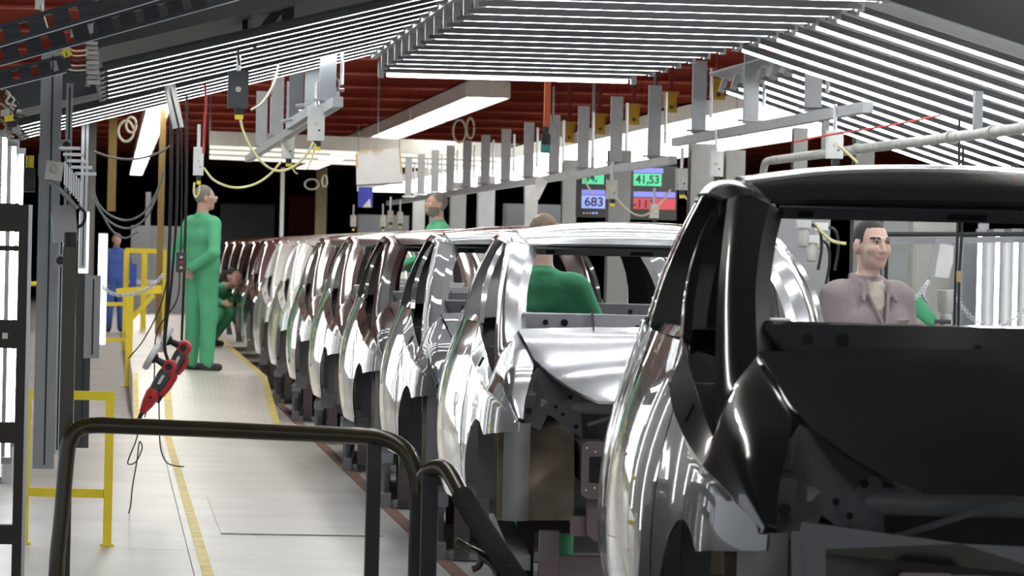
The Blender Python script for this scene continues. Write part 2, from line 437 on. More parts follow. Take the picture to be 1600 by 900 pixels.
def pillar(y0, y1, yt0, yt1, zt=1.61, n=8, s=1):
    return [[(s * green(y0 + (yt0-y0)*j/n + ((y1-y0) + ((yt1-yt0)-(y1-y0))*j/n) * i/3, 1.245 + (zt-1.245)*j/n, zt),
              y0 + (yt0-y0)*j/n + ((y1-y0) + ((yt1-yt0)-(y1-y0))*j/n) * i/3, 1.245 + (zt-1.245)*j/n) for j in range(n+1)] for i in range(4)]
def disc(mb, c, n, r, k=10, depth=0.004):
    d, u, v = frame_of(n); c = Vector(c)
    mb.prism([c + (u*math.cos(2*math.pi*i/k) + v*math.sin(2*math.pi*i/k))*r for i in range(k)], d * depth)
def car_parts():
    """Meshes of one body: list of (name, parent name, mesh, role); role says which paint it takes."""
    P = []
    def add(name, mb, role, smooth=40, solid=0.0, parent=None):
        mb.v = [(x, y if y < 1.6 else 1.6 + (y - 1.6) * 0.755, z) for x, y, z in mb.v]
        P.append((name, parent, mb.mesh(name, P_SILVER, smooth, solid), role))
    # hood
    g = skin([[(-x, y, z) for x, y, z in HOOD_E], [(-x*0.5, y*0.55+c[1]*0.45, z*0.3+c[2]*0.7) for (x, y, z), c in zip(HOOD_E, HOOD_C)], HOOD_C,
              [(x*0.5, y*0.55+c[1]*0.45, z*0.3+c[2]*0.7) for (x, y, z), c in zip(HOOD_E, HOOD_C)], HOOD_E], 26, 29)
    add('hood', MB().grid(g), 'paint', 40, -0.012)
    # roof
    rc = [(0, 0.86, 1.595), (0, 1.02, 1.640), (0, 1.45, 1.695), (0, 1.9, 1.70), (0, 2.4, 1.680), (0, 2.86, 1.600)]
    rm = [(0.30, 0.89, 1.594), (0.31, 1.06, 1.638), (0.32, 1.45, 1.685), (0.32, 1.9, 1.69), (0.315, 2.4, 1.668), (0.29, 2.85, 1.588)]
    g = skin([[(-x, y, z) for x, y, z in RAIL_IN], [(-x, y, z) for x, y, z in rm], rc, rm, RAIL_IN], 30, 29)
    add('roof', MB().grid(g), 'paint', 40, -0.010)
    mb = MB()     # header under the roof edge with its pressed openings
    for i in range(12):
        x0, x1 = -0.50 + i * 1.0 / 12, -0.50 + (i + 1) * 1.0 / 12
        mb.add([(x0, 0.93, 1.584), (x1, 0.93, 1.584), (x1, 1.02, 1.556), (x0, 1.02, 1.556)], [(0, 1, 2, 3)])
        mb.add([(x0, 1.02, 1.556), (x1, 1.02, 1.556), (x1, 1.13, 1.60), (x0, 1.13, 1.60)], [(0, 1, 2, 3)])
    add('roof_header', mb, 'inner', None, 0.004)
    for x, w in ((-0.43, 0.02), (-0.02, 0.05), (0.25, 0.05), (0.43, 0.02)):
        add('header_slot', MB().prism([(x - w, 0.955, 1.574), (x + w, 0.955, 1.574), (x + w, 0.995, 1.562), (x - w, 0.995, 1.562)], (0, -0.002, -0.005)), 'hole', None, 0, 'roof_header')
    for s in (-1, 1):
        # fender: top face beside the hood, facet with the slot, flank with the wheel arch
        mb = MB()
        inner = [(0.598, -0.86, 0.885), (0.590, -0.76, 0.955), (0.560, -0.60, 1.055), (0.548, -0.44, 1.108), (0.583, -0.21, 1.172), (0.607, -0.02, 1.222)]
        outer = [(0.628, -0.86, 0.872), (0.678, -0.72, 0.930), (0.712, -0.58, 0.965), (0.735, -0.46, 0.985), (0.738, -0.38, 0.990), (0.705, -0.30, 1.030)]
        mid = [((a[0]+b[0])/2 + 0.022*w, (a[1]+b[1])/2 - 0.012*w, (a[2]+b[2])/2 + 0.042*w) for a, b, w in zip(inner, outer, (0.3, 0.7, 1.0, 1.0, 0.85, 0.5))]
        mb.grid(mir(skin([inner, mid, outer], 22, 9), s))
        wedge_in = [(0.705, -0.30, 1.030), (0.730, -0.05, 1.110), (0.748, 0.18, 1.185), (0.757, 0.42, 1.252)]
        wedge_out = [(0.738, -0.38, 0.990), (0.772, -0.11, 1.045), (0.795, 0.14, 1.130), (FX(0.40, 1.215), 0.40, 1.215)]
        mb.grid(mir(skin([wedge_in, wedge_out], 16, 5), s))
        top = [(-0.86, 0.872), (-0.72, 0.930), (-0.58, 0.965), (-0.38, 0.990), (-0.11, 1.045), (0.14, 1.130), (0.20, 1.15)]
        arch = [(-0.22 + 0.365*math.cos(t), 0.49 + 0.365*math.sin(t)) for t in np.linspace(math.radians(122), math.radians(8), 15)]
        bot = [(-0.86, 0.835), (-0.72, 0.822), (-0.58, 0.812), (-0.47, 0.803)] + arch + [(0.16, 0.45), (0.20, 0.435)]
        a = cr([(0, *p) for p in top], 40); b = cr([(0, *p) for p in bot], 40)
        g = []
        for i in range(40):
            col = []
            for j in range(12):
                q = a[i] + (b[i] - a[i]) * j / 11
                x = FX(q[1], q[2])
                if j == 0:   # meet the facet edge
                    x = float(np.interp(q[1], [-0.86, -0.72, -0.58, -0.46, -0.38, -0.11, 0.14, 0.2], [0.628, 0.678, 0.712, 0.732, 0.738, 0.772, 0.795, 0.798]))
                col.append((s * x, q[1], q[2]))
            g.append(col)
        mb.grid(g)
        add('fender', mb, 'paint', 28, 0.006)
        w = (np.array(wedge_in[1]) * 0.5 + np.array(wedge_out[1]) * 0.5); t = (np.array(wedge_in[2]) + np.array(wedge_out[2])) / 2 - w
        t = t / np.linalg.norm(t); w = w + t * 0.04
        e1 = np.array(wedge_in[1]) - np.array(wedge_out[1]); nrm = np.cross(t, e1); nrm /= np.linalg.norm(nrm)
        if nrm[0] < 0: nrm = -nrm
        pr = []
        e1 = e1 / np.linalg.norm(e1)
        ax = e1 * 0.8 + t * 0.2
        for k in range(12):
            an = 2*math.pi*k/12
            q = w + ax * (0.022 if math.cos(an) > 0 else -0.022) + (e1*math.cos(an) + t*math.sin(an)) * 0.009 - nrm * 0.002
            pr.append((s*q[0], q[1], q[2]))
        add('slot', MB().prism(pr, (s*nrm[0]*0.006, nrm[1]*0.006, nrm[2]*0.006)), 'hole', None, 0, 'fender')
        # windscreen pillar
        am = [((a[0]+b[0])/2 + 0.02, (a[1]+b[1])/2 - 0.03, (a[2]+b[2])/2 + 0.012) for a, b in zip(cr(A_IN, 5), cr(A_OUT, 5))]
        add('windscreen_pillar', MB().grid(mir(skin([A_IN, am, A_OUT], 26, 8), s)), 'paint', 45, 0.012)
        # inner flange of the windscreen opening
        fl = [(x - 0.035, y + 0.015, z - 0.018) for x, y, z in A_IN]
        add('pillar_flange', MB().grid(mir(skin([A_IN, fl], 20, 2), s)), 'paint', None, 0.003)
        # side frame: roof rail and pillars
        mb = MB()
        rmid = [((a[0]+b[0])/2 + 0.012, (a[1]+b[1])/2, (a[2]+b[2])/2 + 0.016) for a, b in zip(RAIL_IN, RAIL_OUT)]
        mb.grid(mir(skin([RAIL_IN, rmid, RAIL_OUT], 28, 7), s))
        # front pillar of the door frame, a curved band
        pa = [(0.757, 0.42, 1.25), (0.745, 0.55, 1.36), (0.718, 0.72, 1.465), (0.680, 0.90, 1.55), (0.640, 1.05, 1.602)]
        pb = [(x + 0.004, y + 0.085, z - 0.012) for x, y, z in pa]
        mb.grid(mir(skin([pa, pb], 18, 3), s))
        add('side_frame', mb, 'paint', 45, 0.022)
        for nm, ya, yb, w, dp, zt in (('centre_pillar', 1.48, 1.55, 0.12, 0.15, 1.61), ('rear_pillar', 2.23, 2.20, 0.15, 0.17, 1.60), ('tail_pillar', 2.74, 2.66, 0.20, 0.22, 1.56)):
            rows = []
            for j in range(8):
                t = j / 7; y = ya + (yb - ya)*t; z = 1.24 + (zt - 1.24)*t; x = green(y, z, zt); d2 = dp - 0.05*t
                rows.append([(s*x, y - w/2, z), (s*(x + 0.004), y, z), (s*x, y + w/2, z), (s*(x - d2), y + w/2*0.7, z), (s*(x - d2), y - w/2*0.7, z), (s*x, y - w/2, z)])
            add(nm, MB().grid(rows), 'paint', 45)
        x0, x1 = sorted((s*0.60, s*0.755)); add('hinge_pillar', MB().box(x0, x1, 0.20, 0.27, 0.47, 1.15), 'inner')
        x0, x1 = sorted((s*0.64, s*0.80)); add('pillar_foot', MB().box(x0, x1, 1.42, 1.54, 0.47, 1.25), 'inner')
        x0, x1 = sorted((s*0.60, s*0.785)); add('pillar_foot', MB().box(x0, x1, 2.16, 2.30, 0.47, 1.25), 'inner')
        # frame around the door windows, standing inside the opening
        fr = [(green(y, 1.30) - 0.05, y, 1.27) for y in np.linspace(0.55, 2.6, 8)]
        add('window_ledge', MB().grid([[(s*(x + 0.045), y, 1.25), (s*(x + 0.03), y, 1.275), (s*(x - 0.06), y, 1.275), (s*(x - 0.07), y, 1.20)] for x, y, z in fr]), 'paint', 45, 0.004)
        # doors and rear quarter
        for nm, y0, y1 in (('door', 0.215, 1.455), ('door', 1.465, 2.18)):
            n = 18
            tp = [(y, float(np.interp(y, [0.2, 0.42, 2.7], [1.155, 1.245, 1.28]))) for y in np.linspace(y0, y1, n)]
            bt = [(y, 0.47) for y in np.linspace(y0, y1, n)]
            add(nm, MB().grid(mir(flank_patch(tp, bt, n, 14), s)), 'paint', 45, 0.02)
        tp = [(y, 1.28) for y in np.linspace(2.19, 2.92, 16)]
        arch = [(2.55 + 0.36*math.cos(t), 0.50 + 0.36*math.sin(t)) for t in np.linspace(math.radians(178), math.radians(20), 12)]
        bt = [(2.185, 0.43)] + arch + [(2.92, 0.56)]
        add('quarter_panel', MB().grid(mir(flank_patch(tp, bt, 28, 12), s)), 'paint', 45, 0.008)
        add('sill', MB().box(min(s*0.70, s*0.80), max(s*0.70, s*0.80), 0.16, 2.2, 0.40, 0.50), 'inner')
        # front structure behind the missing lamps and bumper
        mb = MB()
        n = 14
        g = []
        for i in range(n):
            t = math.radians(186 - 156 * i / (n - 1))
            g.append([(s * x, -0.22 + (0.40 - 0.05*(0.70-x)/0.34)*math.cos(t), 0.50 + (0.42 - 0.04*(0.70-x)/0.34)*math.sin(t)) for x in np.linspace(0.375, 0.69, 7)])
        mb.grid(g)
        mb.grid([[(s * 0.375, -0.22 + 0.35*math.cos(math.radians(186-156*i/(n-1)))*k/3, 0.5 + 0.38*math.sin(math.radians(186-156*i/(n-1)))*k/3) for k in range(4)] for i in range(n)])
        add('wheel_housing', mb, 'tan', 50, 0.004)
        mb = MB().grid([[(s * x, -0.60 - 0.10*math.sin(math.pi*(x-0.52)/0.2), z) for z in np.linspace(0.46, 0.86, 6)] for x in np.linspace(0.56, 0.67, 5)])
        add('liner_plate', mb, 'liner', 50, 0.004)
        # upper apron rail, plate under the lamp opening
        mb = MB().prism([(s*0.345, -0.62, 0.80), (s*0.36, -0.62, 1.00), (s*0.44, -0.58, 1.05), (s*0.53, -0.52, 1.085), (s*0.60, -0.56, 1.00), (s*0.585, -0.64, 0.86), (s*0.52, -0.66, 0.83), (s*0.49, -0.66, 0.90)], (0, 0.03, 0))
        add('apron', mb, 'apron', None)
        mb = MB().bar((s*0.575, -0.62, 0.93), (s*0.60, 0.0, 1.10), 0.07, 0.09)
        add('apron_rail', mb, 'apron')
        for (x, z, r) in ((0.40, 0.97, 0.010), (0.46, 0.93, 0.008), (0.57, 0.91, 0.014), (0.43, 0.90, 0.008), (0.375, 0.85, 0.010)):
            mb = MB(); disc(mb, (s*x, -0.668, z), (0, -1, 0), r)
            add('apron_hole', mb, 'hole', None, 0, 'apron')
        # front rail with its end plate
        mb = MB().box(min(s*0.24, s*0.35), max(s*0.24, s*0.35), -0.98, 0.08, 0.62, 0.77)
        add('front_rail', mb, 'mauve')
        mb = MB()
        x0, x1 = sorted((s*0.225, s*0.365))
        oct_ = [(x0+0.02, 0.575), (x1-0.02, 0.575), (x1, 0.595), (x1, 0.785), (x1-0.02, 0.805), (x0+0.02, 0.805), (x0, 0.785), (x0, 0.595)]
        mb.prism([(x, -0.995, z) for x, z in oct_], (0, 0.012, 0))
        add('end_plate', mb, 'mauve', None, 0, 'front_rail')
        cx = (x0 + x1) / 2
        add('plate_opening', MB().box(cx - 0.038, cx + 0.042, -0.998, -0.994, 0.64, 0.745), 'hole', None, 0, 'front_rail')
        for dx, z in ((-0.05, 0.78), (-0.05, 0.61), (0.05, 0.78), (0.05, 0.61), (-0.015, 0.765), (0.03, 0.765), (-0.015, 0.62), (0.03, 0.62)):
            mb = MB(); disc(mb, (cx + dx, -0.996, z), (0, -1, 0), 0.005, 8)
            add('bolt', mb, 'bright', None, 0, 'front_rail')
        mb = MB().prism([(s*0.24, -0.95, 0.58), (s*0.34, -0.95, 0.58), (s*0.335, -0.95, 0.43), (s*0.30, -0.95, 0.40), (s*0.26, -0.95, 0.42)], (0, 0.05, 0))
        add('rail_bracket', mb, 'mauve', None, 0, 'front_rail')
        # strut mount and hinge flange of the door opening
        mb = MB().box(min(s*0.42, s*0.56), max(s*0.42, s*0.56), -0.36, -0.06, 0.88, 0.98)
        add('strut_tower', mb, 'apron')
    # cowl: pressed panel at the foot of the windscreen
    mb = MB()
    n = 24
    def cy(x): return 0.06 - 0.13 * (1 - (x/0.6)**2)
    g = [[(x, cy(x) + 0.04, 1.19), (x, cy(x) + 0.05, 1.215), (x, cy(x) + 0.075, 1.222), (x, cy(x) + 0.085, 1.295 + 0.006*(1-(x/0.6)**2)), (x, cy(x) + 0.13, 1.303)] for x in np.linspace(-0.575, 0.575, n)]
    mb.grid(g)
    add('cowl_panel', mb, 'cowl', 35, 0.004)
    for x, z, r in ((-0.48, 1.262, 0.012), (-0.40, 1.262, 0.016), (-0.09, 1.25, 0.010), (0.13, 1.262, 0.010), (0.40, 1.262, 0.012)):
        mb = MB(); disc(mb, (x, cy(x) + 0.078, z), (0, -1, 0.1), r, 10, 0.006)
        add('cowl_hole', mb, 'hole', None, 0, 'cowl_panel')
    mb = MB().bar((-0.275, cy(0.27)+0.05, 1.215), (-0.285, cy(0.27) + 0.06, 1.312), 0.008, 0.05, (0, 1, 0))
    add('cowl_rib', mb, 'apron', None, 0, 'cowl_panel')
    add('firewall', MB().box(-0.62, 0.62, 0.10, 0.13, 0.44, 1.20), 'apron')
    add('floor_pan', MB().box(-0.70, 0.70, 0.10, 2.7, 0.44, 0.47), 'apron')
    mb = MB().cyl((-0.52, -0.60, 0.93), (0.52, -0.60, 0.93), 0.032, 12)
    mb.tube([(-0.33, -0.70, 0.86), (-0.1, -0.72, 0.94), (0.2, -0.72, 0.955)], 0.008, 6)
    add('cross_tube', mb, 'liner', 50)
    mb = MB().box(-0.40, 0.40, -0.93, -0.86, 0.42, 0.50)
    add('lower_crossmember', mb, 'mauve')
    # rear frame of the tailgate opening
    mb = MB().box(-0.62, 0.62, 2.84, 2.92, 0.46, 0.98)
    add('tail_panel', mb, 'paint', None)
    return P
CARP = car_parts()
ROLE = {'hole': M_HOLE, 'tan': M_TAN, 'liner': M_APRONL, 'apron': M_APRON, 'mauve': M_MAUVE, 'bright': M_ALU}
def place_car(loc, rz, pm, inner, cowl, label, group=None, skip=()):
    o = thing('car_body', label, 'car body', loc, group, rz)
    made = {}
    for (n, par, me, role) in CARP:
        if n in skip: continue
        p = made.get(par, o)
        q = link(n, me, p)
        if not par: made[n] = q
        q.material_slots[0].link = 'OBJECT'
        q.material_slots[0].material = pm if role == 'paint' else inner if role == 'inner' else cowl if role == 'cowl' else ROLE[role]
    return o
M_COWLS = mat('silver_primer_cowl', (0.36, 0.365, 0.39), 0.4, metal=0.3)
YAW = -math.radians(3.8)
LINE_X, CAR_Y0, CAR_P = 2.325, 17.3, 4.1
specs = [
    (P_SILVER, 'bare silver car body with a worker in green visible through its windscreen opening'),
    (P_BLACK, 'glossy black car body right behind the silver one'),
    (P_BROWN, 'dark brown car body between the glossy black one and the grey metallic ones'),
    (P_GREY, 'grey metallic car body just behind the dark brown one'),
    (P_GREY, 'grey metallic car body between another grey one and a white one'),
    (P_WHITE, 'white car body nearest to the camera in the row'),
    (P_WHITE, 'second white car body, between a white and a silver one'),
    (P_SILVER, 'pale silver car body just behind the two white ones'),
    (P_DARK, 'dark car body right behind the distant pale silver one'),
    (P_DARK, 'dark car body far down the line, second of the distant dark ones'),
    (P_DARK, 'dark car body far down the line, next to the standing worker in green'),
    (P_DARK, 'hindmost dark car body of the straight row')]
for k, (pm, lab) in enumerate(specs):
    x = LINE_X
    place_car((x, CAR_Y0 + CAR_P * k, 0.0), YAW, pm, M_APRONL if pm in (P_SILVER, P_WHITE, P_GREY) else M_APRON, M_COWLS if pm in (P_SILVER, P_WHITE, P_GREY) else M_APRON, lab, 'car bodies on the line')

# the near black body, its front frame still open
NB = (2.085, 9.30, 0.105)
nb = place_car(NB, -math.radians(5.85), P_BLACK, M_APRON, P_BLACK, 'big black car body closest to the camera, cut off by the picture edge', 'car bodies on the line', ('cowl_rib',))
ajar = [c for c in nb.children if c.name.startswith('door')][1]
hx_ = Vector((-FX(1.465, 0.8), 1.465, 0))
ajar.matrix_local = Matrix.Translation(hx_) @ Matrix.Rotation(math.radians(1.0), 4, 'Z') @ Matrix.Translation(-hx_)
mb = MB()
def band(pts, t=0.03):
    return MB().prism([(x, -0.90 - 0.06*(1-(x/0.6)**2), z) for x, z in pts], (0, t, 0))
for s_ in (-1, 1):
    band([(s_*x, z) for x, z in ((0.0, 0.80), (0.0, 0.86), (0.22, 0.865), (0.55, 0.90), (0.56, 0.84), (0.30, 0.80))]).build('front_panel', P_BLACK, nb, world=False)
    band([(s_*x, z) for x, z in ((0.16, 0.80), (0.25, 0.80), (0.235, 0.45), (0.18, 0.45))]).build('panel_strut', P_BLACK, nb, world=False)
    band([(s_*x, z) for x, z in ((0.50, 0.88), (0.57, 0.88), (0.56, 0.58), (0.44, 0.52), (0.235, 0.52), (0.235, 0.56), (0.43, 0.57), (0.49, 0.62))]).build('lamp_surround', P_BLACK, nb, world=False)
band([(-0.30, 0.45), (0.30, 0.45), (0.30, 0.40), (-0.30, 0.40)]).build('lower_panel', P_BLACK, nb, world=False)
band([(-0.55, 0.86), (0.55, 0.86), (0.50, 0.50), (-0.50, 0.50)], 0.01).build('radiator_screen', M_BLACK, nb, world=False)
bpy.data.objects[nb.children[-1].name].location = (0, 0.30, 0)
# two dark bodies where the line turns away
for (px, z, a, pm, lab) in ((450, 73, 62, P_DARK, 'dark car body standing across the far end of the row'), (428, 67.5, 50, P_SILVER, 'silver car body turning away at the far end of the row')):
    q = W(px, 420, z)
    place_car((q.x, q.y, 0.16 if pm is P_DARK else 0.0), -math.radians(a), pm, M_APRON, M_APRON, lab, 'car bodies on the line')
# ------------------------------------------------------------------ carriers under the bodies
M_CARR = mat('grey_carrier_steel', (0.24, 0.255, 0.28), 0.5, metal=0.2, var=0.15, scale=5)
def carrier_parts():
    P = []
    for s in (-1, 1):
        P.append(('side_beam', MB().box(min(s*0.56, s*0.62), max(s*0.56, s*0.62), -0.9, 2.35, 0.0, 0.085), M_CARR))
        P.append(('side_plate', MB().box(min(s*0.575, s*0.60), max(s*0.575, s*0.60), -0.75, 2.3, 0.085, 0.20), M_DGREY))
        for y in (-0.60, -0.30, 0.55, 1.05, 1.75, 2.15):
            P.append(('upright', MB().box(min(s*0.57, s*0.625), max(s*0.57, s*0.625), y - 0.035, y + 0.035, 0.085, 0.26), M_CARR))
        for y in (-0.45, -0.15, 0.2, 0.8, 1.4, 1.95):
            mb = MB().tube([(s*0.61, y, 0.10), (s*0.615, y, 0.185), (s*0.615, y + 0.06, 0.185), (s*0.615, y + 0.06, 0.14)], 0.007, 6)
            P.append(('hook', mb, M_ALU))
        P.append(('top_beam', MB().box(min(s*0.55, s*0.63), max(s*0.55, s*0.63), -0.7, 2.3, 0.26, 0.32), M_CARR))
    for s in (-1, 1):
        for y in (-0.78, 1.9):
            P.append(('support_post', MB().box(min(s*0.44, s*0.52), max(s*0.44, s*0.52), y - 0.04, y + 0.04, 0.0, 0.445 if y > 0 else 0.43), M_MAUVE))
    for y in (-0.78, 1.9):
        P.append(('cross_beam', MB().box(-0.44, 0.44, y - 0.03, y + 0.03, 0.24, 0.33), M_MAUVE))
    P.append(('foot_beam', MB().box(-0.56, 0.56, -0.82, -0.74, 0.0, 0.045), M_LGREY))
    return [(n, mb.mesh(n, m), m) for n, mb, m in P]
CAR_C = carrier_parts()
order = ['silver', 'glossy black', 'dark brown', 'first grey metallic', 'second grey metallic', 'first white', 'second white', 'pale silver']
for k in range(8):
    o = thing('body_carrier', 'grey steel carrier under the %s car body of the row' % order[k], 'carrier', (LINE_X, CAR_Y0 + CAR_P * k, 0.0), 'carriers under the bodies', YAW)
    for n, me, m in CAR_C: link(n, me, o)
o = thing('body_carrier', 'grey steel carrier under the black car body closest to the camera', 'carrier', (NB[0], NB[1], NB[2]), 'carriers under the bodies', -math.radians(5.85))
for n, me, m in CAR_C: link(n, me, o)
for s_ in (-1, 1): MB().box(min(s_*0.5, s_*0.62), max(s_*0.5, s_*0.62), -0.7, 2.1, -NB[2], 0.0).build('skid', M_CARR, o, world=False)
# ------------------------------------------------------------------ people: one continuous surface each, grown from a distance field
M_SKIN = mat('skin', (0.55, 0.34, 0.26), 0.5, var=0.06, scale=20)
M_SKIN2 = mat('pale_skin', (0.66, 0.45, 0.37), 0.5, var=0.05, scale=20)
M_LIP = mat('lips', (0.50, 0.27, 0.24), 0.45)
M_STUBBLE = mat('stubble_skin', (0.56, 0.385, 0.32), 0.55, var=0.10, scale=60)
M_HAIRB = mat('dark_brown_hair', (0.022, 0.016, 0.013), 0.6, var=0.3, scale=90, bump=0.5, bscale=160)
M_HAIRG = mat('grey_hair', (0.20, 0.185, 0.165), 0.65, var=0.3, scale=70, bump=0.5, bscale=140)
M_GREEN = mat('green_work_cloth', (0.095, 0.44, 0.225), 0.8, var=0.07, scale=5, bump=0.9, bscale=11)
M_BLUE = mat('blue_work_cloth', (0.055, 0.12, 0.40), 0.8, var=0.08, scale=5, bump=0.7, bscale=11)
M_MAUVEC = mat('mauve_grey_work_cloth', (0.30, 0.25, 0.26), 0.85, var=0.06, scale=6, bump=0.9, bscale=13)
M_SHIRT = mat('pale_grey_shirt', (0.50, 0.47, 0.42), 0.85, var=0.05, bump=0.4, bscale=30)
M_SHOE = mat('dark_work_shoe', (0.035, 0.037, 0.035), 0.5)
M_TROUSER = mat('dark_trousers', (0.06, 0.065, 0.085), 0.8, bump=0.5, bscale=12)
M_EYEW = mat('eye_white', (0.62, 0.60, 0.57), 0.25)
M_IRIS = mat('dark_brown_iris', (0.03, 0.018, 0.012), 0.2)
M_GLASSES = mat('spectacle_lens', (0.8, 0.85, 0.88), 0.05, metal=0.2, var=0.0)

def seg_d(P, a, b, ra, rb, sq=(1, 1, 1)):
    a = np.array(a, np.float32) ; b = np.array(b, np.float32); sq = np.array(sq, np.float32)
    pa = (P - a) * sq; ba = (b - a) * sq
    t = np.clip((pa @ ba) / max(float(ba @ ba), 1e-9), 0, 1)
    return np.linalg.norm(pa - t[..., None] * ba, axis=-1) - (ra + (rb - ra) * t)
def ell_d(P, c, r, R=None):
    q = P - np.array(c, np.float32)
    if R is not None: q = q @ np.array(R, np.float32)
    r = np.array(r, np.float32)
    k = np.linalg.norm(q / r, axis=-1); k2 = np.linalg.norm(q / (r * r), axis=-1)
    return k * (k - 1.0) / np.maximum(k2, 1e-6)
class Field:
    """Smooth union of simple solids on a regular grid, turned into a mesh by surface nets."""
    def __init__(s, lo, hi, h):
        s.lo = np.array(lo, np.float32); s.h = h
        s.n = np.ceil((np.array(hi) - np.array(lo)) / h).astype(int) + 1
        s.D = np.full(tuple(s.n), 0.3, np.float32); s.best = np.full(tuple(s.n), 0.3, np.float32); s.own = np.zeros(tuple(s.n), np.int8)
    def sub(s, lo, hi, pad):
        a = np.maximum(np.floor((np.array(lo) - pad - s.lo) / s.h).astype(int), 0); b = np.minimum(np.ceil((np.array(hi) + pad - s.lo) / s.h).astype(int) + 1, s.n)
        if np.any(b <= a): return None, None
        ax = [s.lo[i] + s.h * np.arange(a[i], b[i], dtype=np.float32) for i in range(3)]
        P = np.stack(np.meshgrid(*ax, indexing='ij'), -1)
        return tuple(slice(a[i], b[i]) for i in range(3)), P
    def put(s, sl, d, g, k):
        D = s.D[sl]
        hh = np.clip(0.5 + 0.5 * (D - d) / k, 0, 1)
        s.D[sl] = D + (d - D) * hh - k * hh * (1 - hh)
        m = d < s.best[sl]
        s.best[sl] = np.where(m, d, s.best[sl]); s.own[sl] = np.where(m, g, s.own[sl])
    def cap(s, a, b, ra, rb, g, k=0.03, sq=(1, 1, 1)):
        a = np.array(a, float); b = np.array(b, float); r = max(ra, rb) / min(sq)
        sl, P = s.sub(np.minimum(a, b) - r, np.maximum(a, b) + r, k + 0.03)
        if sl: s.put(sl, seg_d(P, a, b, ra, rb, sq), g, k)
    def ell(s, c, r, g, k=0.03, R=None):
        c = np.array(c, float); m = max(r)
        sl, P = s.sub(c - m, c + m, k + 0.03)
        if sl: s.put(sl, ell_d(P, c, r, R), g, k)
    def cut(s, fn, lo, hi, k=0.01):
        sl, P = s.sub(lo, hi, 0.02)
        if sl:
            d = -fn(P); D = s.D[sl]; hh = np.clip(0.5 - 0.5 * (D - d) / k, 0, 1)
            s.D[sl] = D + (d - D) * hh + k * hh * (1 - hh)
    def paint(s, lo, hi, fn, g):
        sl, P = s.sub(lo, hi, 0.0)
        if sl: s.own[sl] = np.where(fn(P, s.own[sl]), g, s.own[sl])
    def mesh(s, name, mats):
        D = s.D; ins = D < 0
        c = np.zeros(tuple(s.n - 1), np.int8)
        for i in (0, 1):
            for j in (0, 1):
                for k in (0, 1): c += ins[i:s.n[0]-1+i, j:s.n[1]-1+j, k:s.n[2]-1+k]
        act = (c > 0) & (c < 8)
        ci = np.argwhere(act); idx = -np.ones(act.shape, np.int64); idx[act] = np.arange(len(ci))
        acc = np.zeros((len(ci), 3)); cnt = np.zeros(len(ci))
        cor = [(i, j, k) for i in (0, 1) for j in (0, 1) for k in (0, 1)]
        for p in cor:
            for ax in range(3):
                if p[ax]: continue
                q = list(p); q[ax] = 1
                d0 = D[ci[:,0]+p[0], ci[:,1]+p[1], ci[:,2]+p[2]]; d1 = D[ci[:,0]+q[0], ci[:,1]+q[1], ci[:,2]+q[2]]
                m = (d0 < 0) != (d1 < 0)
                t = np.where(m, d0 / np.where(d0 == d1, 1, d0 - d1), 0)
                pos = np.tile(np.array(p, float), (len(ci), 1)); pos[:, ax] += t
                acc[m] += pos[m]; cnt[m] += 1
        V = s.lo + s.h * (ci + acc / cnt[:, None])
        Q = []
        for ax in range(3):
            u, v = (ax + 1) % 3, (ax + 2) % 3
            sl0 = [slice(None)] * 3; sl1 = [slice(None)] * 3; sl0[ax] = slice(0, -1); sl1[ax] = slice(1, None)
            e = np.argwhere(ins[tuple(sl0)] != ins[tuple(sl1)])
            e = e[(e[:, u] > 0) & (e[:, v] > 0) & (e[:, u] < s.n[u]-1) & (e[:, v] < s.n[v]-1)]
            flip = ins[tuple(sl0)][e[:,0], e[:,1], e[:,2]]
            def at(du, dv):
                w = e.copy(); w[:, u] -= du; w[:, v] -= dv; return idx[w[:,0], w[:,1], w[:,2]]
            q = np.stack([at(1,1), at(0,1), at(0,0), at(1,0)], 1)
            q[~flip] = q[~flip][:, ::-1]
            Q.append(q)
        Q = np.concatenate(Q)
        gi = np.clip(np.rint((V - s.lo) / s.h).astype(int), 0, s.n - 1)
        vo = s.own[gi[:,0], gi[:,1], gi[:,2]]
        me = bpy.data.meshes.new(name); me.from_pydata(V.tolist(), [], Q.tolist())
        for m in mats: me.materials.append(m)
        fo = np.sort(vo[Q], axis=1)[:, 1].astype(np.int32)
        me.polygons.foreach_set('material_index', np.clip(fo, 0, len(mats) - 1))
        me.shade_smooth(); me.update()
        return me
def rotz(p, a, c=(0, 0)):
    x, y = p[0] - c[0], p[1] - c[1]; ca, sa = math.cos(a), math.sin(a)
    return (c[0] + ca*x - sa*y, c[1] + sa*x + ca*y, p[2])
CLOTH, SKIN, HAIR, SHOE, SHIRT, LIP, STUB, LEGS = range(8)
